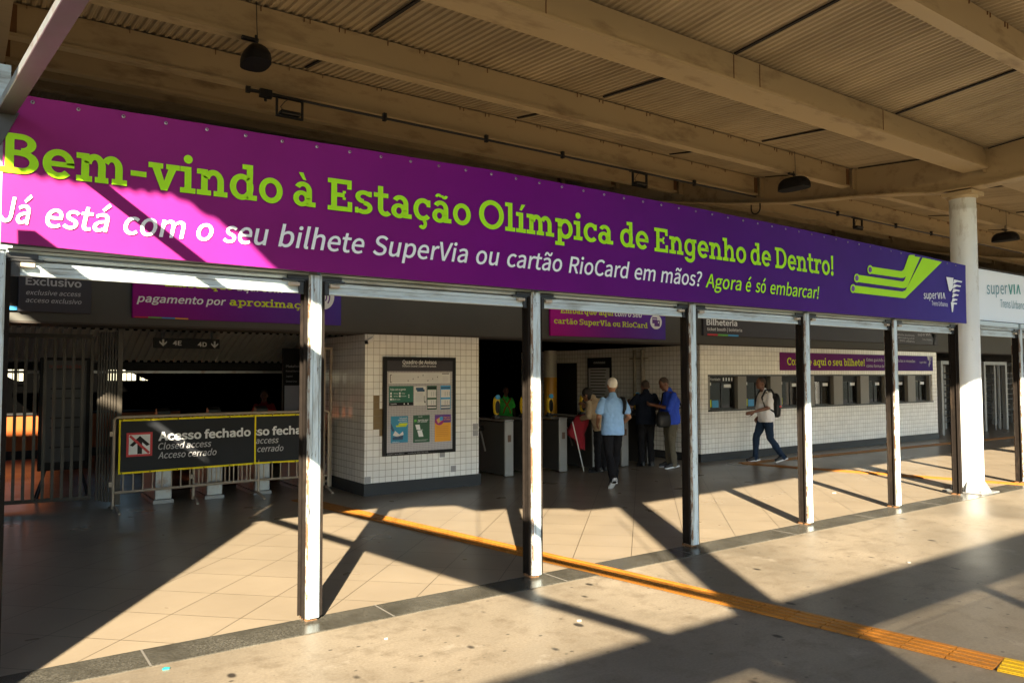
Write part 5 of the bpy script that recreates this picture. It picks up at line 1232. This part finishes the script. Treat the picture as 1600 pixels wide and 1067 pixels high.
def person(label, loc, face, J, fat, skin, hairm, shirtm, trouserm, shoem, solem, hair='short', sleeve=.55, shirt_hem=.86, hands=None, untuck=True, head_dir=None, sc_=1.0):
    """J: joints in local space (x right, y forward). face = heading in the plan, radians from +Y clockwise"""
    t = bpy.data.objects.new('person', None); COL.objects.link(t); t.location = loc; t.rotation_euler = (0, 0, -face); t.scale = (sc_,)*3; t.empty_display_size = .1
    t['label'] = label; t['category'] = 'person'; ORG[t] = Vector((0, 0, 0))
    J = {k: Vector(v) for k, v in J.items()}; X = Vector((1, 0, 0)); hd = Vector(head_dir).normalized() if head_dir else Vector((0, 1, 0))
    hr = Vector((hd.y, -hd.x, 0)).normalized(); hu = hr.cross(hd).normalized(); HM = Matrix((hr, hd, hu)).transposed(); H = J['head']
    sp = (J['neck']-J['pelvis']).normalized()
    def torso(b, g, z0, top=True):
        """g = extra thickness; rings along the spine from the hem up"""
        P, C, Nk = J['pelvis'], J['chest'], J['neck']; sw = (J['shR']-J['shL']); sx = sw.normalized(); hwid = sw.length/2; fy = sp.cross(sx)*-1; fy = sx.cross(sp)*-1 if fy.y < 0 else fy
        f = fy.normalized() if fy.y > 0 else -fy.normalized(); wst = (P*.45+C*.55)
        rings = []
        low = P+(P-wst).normalized()*z0
        rings.append((low, X*(.165*fat+g), f*(.115*fat+g)))
        rings.append((P, X*(.165*fat+g), f*(.118*fat+g)))
        rings.append((P*.5+wst*.5+f*.01*(fat-1)*10, X*(.158*fat+g), f*(.112*fat*(1+.5*(fat-1))+g)))
        rings.append((wst+f*.02*(fat-1)*8, sx*(.155*fat+g), f*(.115*fat*(1+.6*(fat-1))+g)))
        rings.append((C, sx*(.172*min(fat, 1.12)+g), f*(.118*fat+g)))
        rings.append((C*.5+Nk*.5, sx*(hwid*.92+g*.6), f*(.100+g)))
        rings.append((C*.18+Nk*.82, sx*(hwid*.62), f*(.072+g)))
        rings.append((Nk, sx*.060, f*(.058)))
        loft(b, rings)
    # body: one continuous skin
    b = BM(); torso(b, -.012, .05)
    capsule(b, J['neck']-sp*.05, .056, H-hu*.06, .050)
    ell(b, H+hu*.02, (.074, .092, .105), HM); ell(b, H-hu*.045+hd*.018, (.060, .070, .072), HM)
    ell(b, H+hd*.092-hu*.012, (.014, .020, .022), HM); ell(b, H+hd*.072-hu*.085, (.030, .024, .020), HM); ell(b, H+hd*.085-hu*.048, (.024, .012, .010), HM)
    for s in (-1, 1): ell(b, H+hr*.077*s-hu*.005-hd*.012, (.010, .020, .032), HM)
    for s, q in (('R', 1), ('L', -1)):
        capsule(b, J['sh'+s]-Vector((0, 0, .035))-(J['sh'+s]-J['neck'])*.12, .036, J['el'+s], .037); capsule(b, J['el'+s], .040, J['wr'+s], .026)
        dd_ = (J['wr'+s]-J['el'+s]).normalized(); hv = (hands or {}).get(s, {})
        hand(b, J['wr'+s], hv.get('d', dd_), q*hv.get('side', 1), hv.get('n', (-q, .2, 0)), hv.get('curl', .55))
        capsule(b, J['hip'+s], .075, J['kn'+s], .050); capsule(b, J['kn'+s], .050, J['an'+s], .036); capsule(b, J['an'+s], .036, J['to'+s], .026)
    solid('body', b, SKIN[skin], t, .0085, 2)
    # trousers
    b = BM(); P = J['pelvis']; loft(b, [(P+Vector((0, 0, .10)), X*.160*fat, Vector((0, .118*fat, 0))), (P, X*.172*fat, Vector((0, .124*fat, 0))), (P-Vector((0, 0, .12)), X*.150*fat, Vector((0, .105*fat, 0)))])
    for s in 'RL':
        capsule(b, J['hip'+s], .098*fat, J['kn'+s], .070); kd = (J['an'+s]-J['kn'+s]); capsule(b, J['kn'+s], .070, J['kn'+s]+kd*.5, .064); capsule(b, J['kn'+s]+kd*.5, .064, J['an'+s]+kd.normalized()*.01, .060)
    solid('trousers', b, trouserm, t, .011, 4, .034)
    # shirt
    b = BM(); torso(b, .022, .11 if untuck else -.04)
    for s in 'RL':
        e = J['sh'+s]+(J['el'+s]-J['sh'+s])*min(1, sleeve*1.25 if sleeve < 1 else 1); capsule(b, J['sh'+s]-Vector((0, 0, .020))-(J['sh'+s]-J['neck'])*.10, .060, e, .064 if sleeve < 1 else .054)
        if sleeve >= 1: capsule(b, J['el'+s], .054, J['wr'+s], .040)
    capsule(b, J['neck']-sp*.03, .070, J['neck']+sp*.012, .064)
    solid('shirt', b, shirtm, t, .011, 8, .034)
    # shoes
    for s in 'RL':
        a, to = J['an'+s], J['to'+s]; dirf = (to-a); dirf = dirf.normalized()
        b = BM(); he = a-dirf*.045; capsule(b, he-Vector((0, 0, .02)), .045, to, .036); capsule(b, a+Vector((0, 0, .0)), .046, a*.5+to*.5+Vector((0, 0, .008)), .044)
        sh = solid('shoe', b, shoem, t, .009, 2)
        b = BM(); upn = (X.cross(dirf)).normalized(); upn = upn if upn.z > 0 else -upn
        c0 = he-Vector((0, 0, .02))-upn*.038; c1 = to-upn*.028; sd_ = dirf.cross(upn).normalized()
        pts = [(c0-dirf*.045, .022), (c0-dirf*.02, .038), (c0*.5+c1*.5, .038), (c1, .044), (c1+dirf*.03, .030), (c1+dirf*.042, .012)]
        for q_, w_ in pts: pass
        lo = []; hi = []
        for q_, w_ in pts: lo.append((q_-sd_*w_)); hi.append((q_+sd_*w_))
        out = lo+hi[::-1]; A = [b.verts.new(v-upn*.014) for v in out]; B_ = [b.verts.new(v+upn*.012) for v in out]
        b.faces.new(A[::-1]); b.faces.new(B_)
        for i in range(len(out)): b.faces.new((A[i], A[(i+1) % len(out)], B_[(i+1) % len(out)], B_[i]))
        o = lobj('sole', b, solem, sh, False)
    # hair
    b = BM()
    if hair == 'short': ell(b, H+hu*.040-hd*.016, (.080, .094, .096), HM)
    elif hair == 'shaved': ell(b, H+hu*.036-hd*.014, (.0765, .093, .094), HM)
    else: ell(b, H+hu*.036-hd*.02, (.092, .105, .100), HM); ell(b, H-hu*.06-hd*.045, (.075, .06, .11), HM)
    lobj('hair', b, hairm, t)
    for s in (-1, 1):
        b = BM(); ell(b, H+hd*.083+hr*.03*s+hu*.012, (.011, .008, .007), HM); lobj('eye', b, M['black'], t)
    b = BM(); ell(b, H+hd*.0945-hu*.052, (.022, .005, .004), HM); lobj('mouth', b, mat('lip', (.16, .05, .04)), t)
    return t
def std(**kw):
    J = dict(head=(0, .03, 1.57), neck=(0, -.005, 1.42), chest=(0, 0, 1.22), pelvis=(0, 0, .92), shR=(.185, -.005, 1.36), shL=(-.185, -.005, 1.36), elR=(.235, -.02, 1.08), elL=(-.235, -.02, 1.08), wrR=(.235, .10, .86), wrL=(-.235, .10, .86), hipR=(.085, 0, .90), hipL=(-.085, 0, .90), knR=(.09, .02, .49), knL=(-.09, .02, .49), anR=(.095, -.02, .085), anL=(-.095, -.02, .085), toR=(.115, .14, .040), toL=(-.115, .14, .040))
    J.update(kw); return J
black_tr = mat('black_trousers', (.012, .012, .014), .8, spec=.08); navy_tr = mat('navy_jeans', (.02, .035, .065), .85, var=.3, vscale=8, spec=.1)
olive_tr = mat('olive_trousers', (.12, .105, .075), .85, spec=.1); shoe_b = mat('black_shoe', (.012, .012, .013), .5); sole_w = mat('white_sole', (.75, .75, .75), .5); sole_d = mat('dark_sole', (.03, .03, .03))
hair_w = mat('white_hair', (.85, .82, .76), .7, var=.15, vscale=60); hair_b = mat('black_hair', (.012, .010, .009), .7); hair_g = mat('cropped_hair', (.05, .035, .028), .8)
sky_sh = mat('sky_blue_cloth', (.26, .47, .80), .75, var=.06, vscale=5); beige_sw = mat('beige_knit', (.42, .32, .21), .9, var=.25, vscale=40); dark_sh = mat('dark_navy_cloth', (.010, .014, .026), .85, spec=.08)
royal_sh = mat('royal_blue_cloth', (.014, .06, .50), .75, var=.08); white_sh = mat('white_cloth', (.86, .85, .86), .8, var=.04); green_v = mat('hi_vis_green', (.10, .90, .12), .7); red_sh = mat('red_cloth', (.30, .012, .015), .8)
# 1 man in light blue, walking away
p = atz(958, 760)
p1 = person('man with white hair in a light blue short sleeved shirt walking towards the turnstiles', (p.x, p.y, 0), R(22), std(head=(.01, .04, 1.58), elR=(.265, -.03, 1.09), wrR=(.20, .14, .96), elL=(-.25, -.04, 1.10), wrL=(-.20, .16, .98), knR=(.09, .10, .49), anR=(.07, .14, .085), toR=(.09, .30, .04), knL=(-.08, -.05, .50), anL=(-.10, -.27, .155), toL=(-.11, -.17, .045)), .97, 'tan', hair_w, sky_sh, black_tr, shoe_b, sole_w)
b = BM(); tube(b, [(.135, -.118, 1.14), (.155, -.13, 1.22), (.165, -.118, 1.31), (.163, -.07, 1.375), (.155, .02, 1.39), (.14, .11, 1.30)], [.014, .026, .032, .032, .026, .02], 8); lobj('strap', b, M['black'], p1)
# 2 woman in beige, bending over
p = atz(938, 738)
person('woman with black hair in a beige sweater leaning forward at the turnstiles', (p.x, p.y, 0), R(-12), std(head=(-.07, .24, 1.42), neck=(-.04, .13, 1.36), chest=(-.02, .07, 1.16), pelvis=(0, -.02, .87), shR=(.14, .11, 1.32), shL=(-.205, .11, 1.28), elR=(.24, .22, 1.10), wrR=(.16, .42, 1.20), elL=(-.27, .06, 1.04), wrL=(-.17, .28, .99), hipR=(.08, -.02, .84), hipL=(-.08, -.02, .84), knR=(.08, .02, .46), knL=(-.08, .0, .46)), .98, 'mid', hair_b, beige_sw, black_tr, shoe_b, sole_d, 'long', 1.0, head_dir=(-.25, .85, -.35), sc_=.98)
# red jacket and white cane
q = atz(908, 736)
rj = thing('red_jacket', 'dark red jacket hanging over the arm of the woman in beige', 'jacket', (q.x-.02, q.y+.05, .4))
b = BM()
base = Vector((q.x-.05, q.y+.02, 0)); ax = Vector((math.cos(R(35)), -math.sin(R(35)), 0)); ay = Vector((math.sin(R(35)), math.cos(R(35)), 0))
n = 22
RR = []
for z, hw_, hd_, sx in ((1.02, .10, .05, .10), (.98, .13, .06, .07), (.85, .15, .07, .02), (.72, .17, .075, -.04), (.66, .15, .07, -.04), (.58, .10, .06, .03), (.48, .075, .05, .05), (.40, .06, .04, .06)):
    RR.append([b.verts.new(base+ax*(sx+hw_*math.cos(2*math.pi*k/n)*(1+.12*math.sin(5*2*math.pi*k/n+z*9)))+ay*(hd_*math.sin(2*math.pi*k/n)*(1+.25*math.cos(4*2*math.pi*k/n+z*5)))+Vector((0, 0, z+.02*math.sin(3*2*math.pi*k/n)))) for k in range(n)])
for u_, v_ in zip(RR, RR[1:]):
    for k in range(n): b.faces.new((u_[k], u_[(k+1) % n], v_[(k+1) % n], v_[k]))
b.faces.new(RR[0]); b.faces.new(RR[-1][::-1]); obj('cloth', b, mat('dark_red_cloth', (.32, .015, .03), .85, var=.25, vscale=9), rj, True)
cn = thing('white_cane', 'thin white cane slanting below the red jacket', 'cane', (q.x, q.y, 0))
c0, c1 = at(896, 684, q.y), atz(903, 735); c1 = Vector((c1.x, q.y-.06, .01)); c0.y = q.y-.08
b = BM(); tube(b, [c0+(c0-c1)*.5, c1+(c0-c1)*.03], .010, 8); obj('shaft', b, M['white'], cn); b = BM(); tube(b, [c1+(c0-c1)*.029, c1], .013, 8); obj('tip', b, M['white'], cn)
# 3 man in dark clothes
p = atz(1010, 729)
person('man in dark clothes with his back turned at the turnstile beside the man in blue', (p.x, p.y, 0), R(28), std(head=(.01, .06, 1.53), elR=(.27, .06, 1.12), wrR=(.22, .28, 1.06), elL=(-.30, .0, 1.15), wrL=(-.27, .24, 1.22)), 1.08, 'brown', hair_g, dark_sh, black_tr, shoe_b, sole_d, 'shaved', sc_=1.0)
# 4 man in royal blue polo, head bowed, facing left
p = atz(1049, 731)
p4 = person('heavy man in a royal blue polo with olive trousers looking down at his hands', (p.x, p.y, 0), R(-62), std(head=(0, .12, 1.55), neck=(0, .03, 1.42), elR=(.24, .10, 1.12), wrR=(.10, .32, 1.17), elL=(-.24, .12, 1.11), wrL=(-.08, .34, 1.16), knR=(.09, .03, .49), anR=(.11, .0, .085), toR=(.14, .16, .04)), 1.22, 'brown', hair_g, royal_sh, olive_tr, shoe_b, sole_w, 'shaved', .8, hands={'R': dict(d=(-.3, .9, .1), n=(-.6, 0, .8), curl=.8), 'L': dict(d=(.3, .9, .1), n=(.6, 0, .8), curl=.8)}, head_dir=(0, .86, -.5), sc_=1.02)
sb = thing('shoulder_bag', 'black shoulder bag at the hip of the man in the royal blue polo', 'bag', (p.x-.1, p.y-.1, .85))
fx = R(-62); F_ = Vector((math.sin(fx), math.cos(fx), 0)); R_ = Vector((math.cos(fx), -math.sin(fx), 0)); pc = Vector((p.x, p.y, 0))
b = BM(); C0 = pc+F_*.20-R_*.17
rings = []
for z, a_, d_ in ((.78, .09, .04), (.80, .13, .065), (.88, .15, .08), (.98, .145, .075), (1.05, .12, .055), (1.07, .10, .035)):
    rings.append((C0+Vector((0, 0, z)), F_*a_, R_*d_))
loft(b, rings, 20); obj('pouch', b, M['black'], sb, True)
b = BM(); tube(b, [C0+F_*.10+Vector((0, 0, 1.04)), pc+F_*.20-R_*.05+Vector((0, 0, 1.22)), pc+F_*.12+R_*.10+Vector((0, 0, 1.40)), pc-F_*.02+R_*.12+Vector((0, 0, 1.475)), pc-F_*.155+R_*.02+Vector((0, 0, 1.3)), pc-F_*.17-R_*.12+Vector((0, 0, 1.15)), C0-F_*.11+Vector((0, 0, 1.03))], .016, 6); obj('strap', b, M['black'], sb, True)
# 5 walker with backpack
p = atz(1198, 722)
p5 = person('man in a white polo and jeans walking left past the ticket windows with a backpack', (p.x, p.y, 0), R(-62), std(head=(0, .10, 1.575), neck=(0, .03, 1.42), chest=(0, .02, 1.22), elR=(.22, -.10, 1.10), wrR=(.17, .08, .90), elL=(-.24, .06, 1.10), wrL=(-.19, .34, 1.02), knR=(.09, .17, .50), anR=(.08, .20, .085), toR=(.09, .36, .04), knL=(-.08, -.04, .49), anL=(-.09, -.30, .11), toL=(-.10, -.155, .05)), 1.10, 'brown', hair_g, white_sh, navy_tr, shoe_b, sole_w, 'shaved', .62, head_dir=(.0, .99, -.06))
fx = R(-62); F_ = Vector((math.sin(fx), math.cos(fx), 0)); R_ = Vector((math.cos(fx), -math.sin(fx), 0)); pc = Vector((p.x, p.y, 0))
bp_ = thing('backpack', 'black backpack with a red edge on the man in the white polo', 'backpack', pc+Vector((0, 0, 1)))
b = BM(); loft(b, [(pc-F_*.20+Vector((0, 0, z)), R_*a_, F_*d_) for z, a_, d_ in ((.90, .09, .04), (.93, .14, .075), (1.05, .155, .09), (1.22, .15, .08), (1.34, .12, .06), (1.38, .08, .03))], 20); obj('pack', b, M['black'], bp_, True)
b = BM(); loft(b, [(pc-F_*.235+Vector((0, 0, z)), R_*.157, F_*.055) for z in (1.10, 1.135)], 20); obj('red_edge', b, M['redprint'], bp_, True)
for s in (-1, 1):
    b = BM(); tube(b, [pc-F_*.15+R_*.11*s+Vector((0, 0, 1.32)), pc-F_*.06+R_*.125*s+Vector((0, 0, 1.455)), pc+F_*.06+R_*.125*s+Vector((0, 0, 1.445)), pc+F_*.135+R_*.12*s+Vector((0, 0, 1.30)), pc+F_*.10+R_*.17*s+Vector((0, 0, 1.12)), pc-F_*.08+R_*.19*s+Vector((0, 0, 1.02))], .02, 8); obj('strap', b, M['black'], bp_, True)
# 6 guard far back in a green vest
d = rt*((790-800)/FPX)-up*((606-533.5)/FPX)+fw; q = CAM+d*(17/ d.y); 
p6 = person('guard in a bright green vest with orange straps deep in the dark hall', (q.x, q.y, q.z-1.66), R(180+20), std(), 1.0, 'brown', hair_b, green_v, black_tr, shoe_b, sole_d, 'shaved')
b = BM()
for s in (-1, 1): tube(b, [(.11*s, .135, 1.38), (-.06*s, .150, 1.12), (-.10*s, .150, .98)], .018, 6)
lobj('orange_straps', b, mat('orange_strap', (.75, .2, .03)), p6)
# 7 person in red beyond the second barrier
q = at(413, 612, 11.5)
person('person in a red shirt barely visible in the dark beyond the second barrier', (q.x, q.y, q.z-1.66), R(200), std(), 1.0, 'brown', hair_b, red_sh, black_tr, shoe_b, sole_d, 'short')
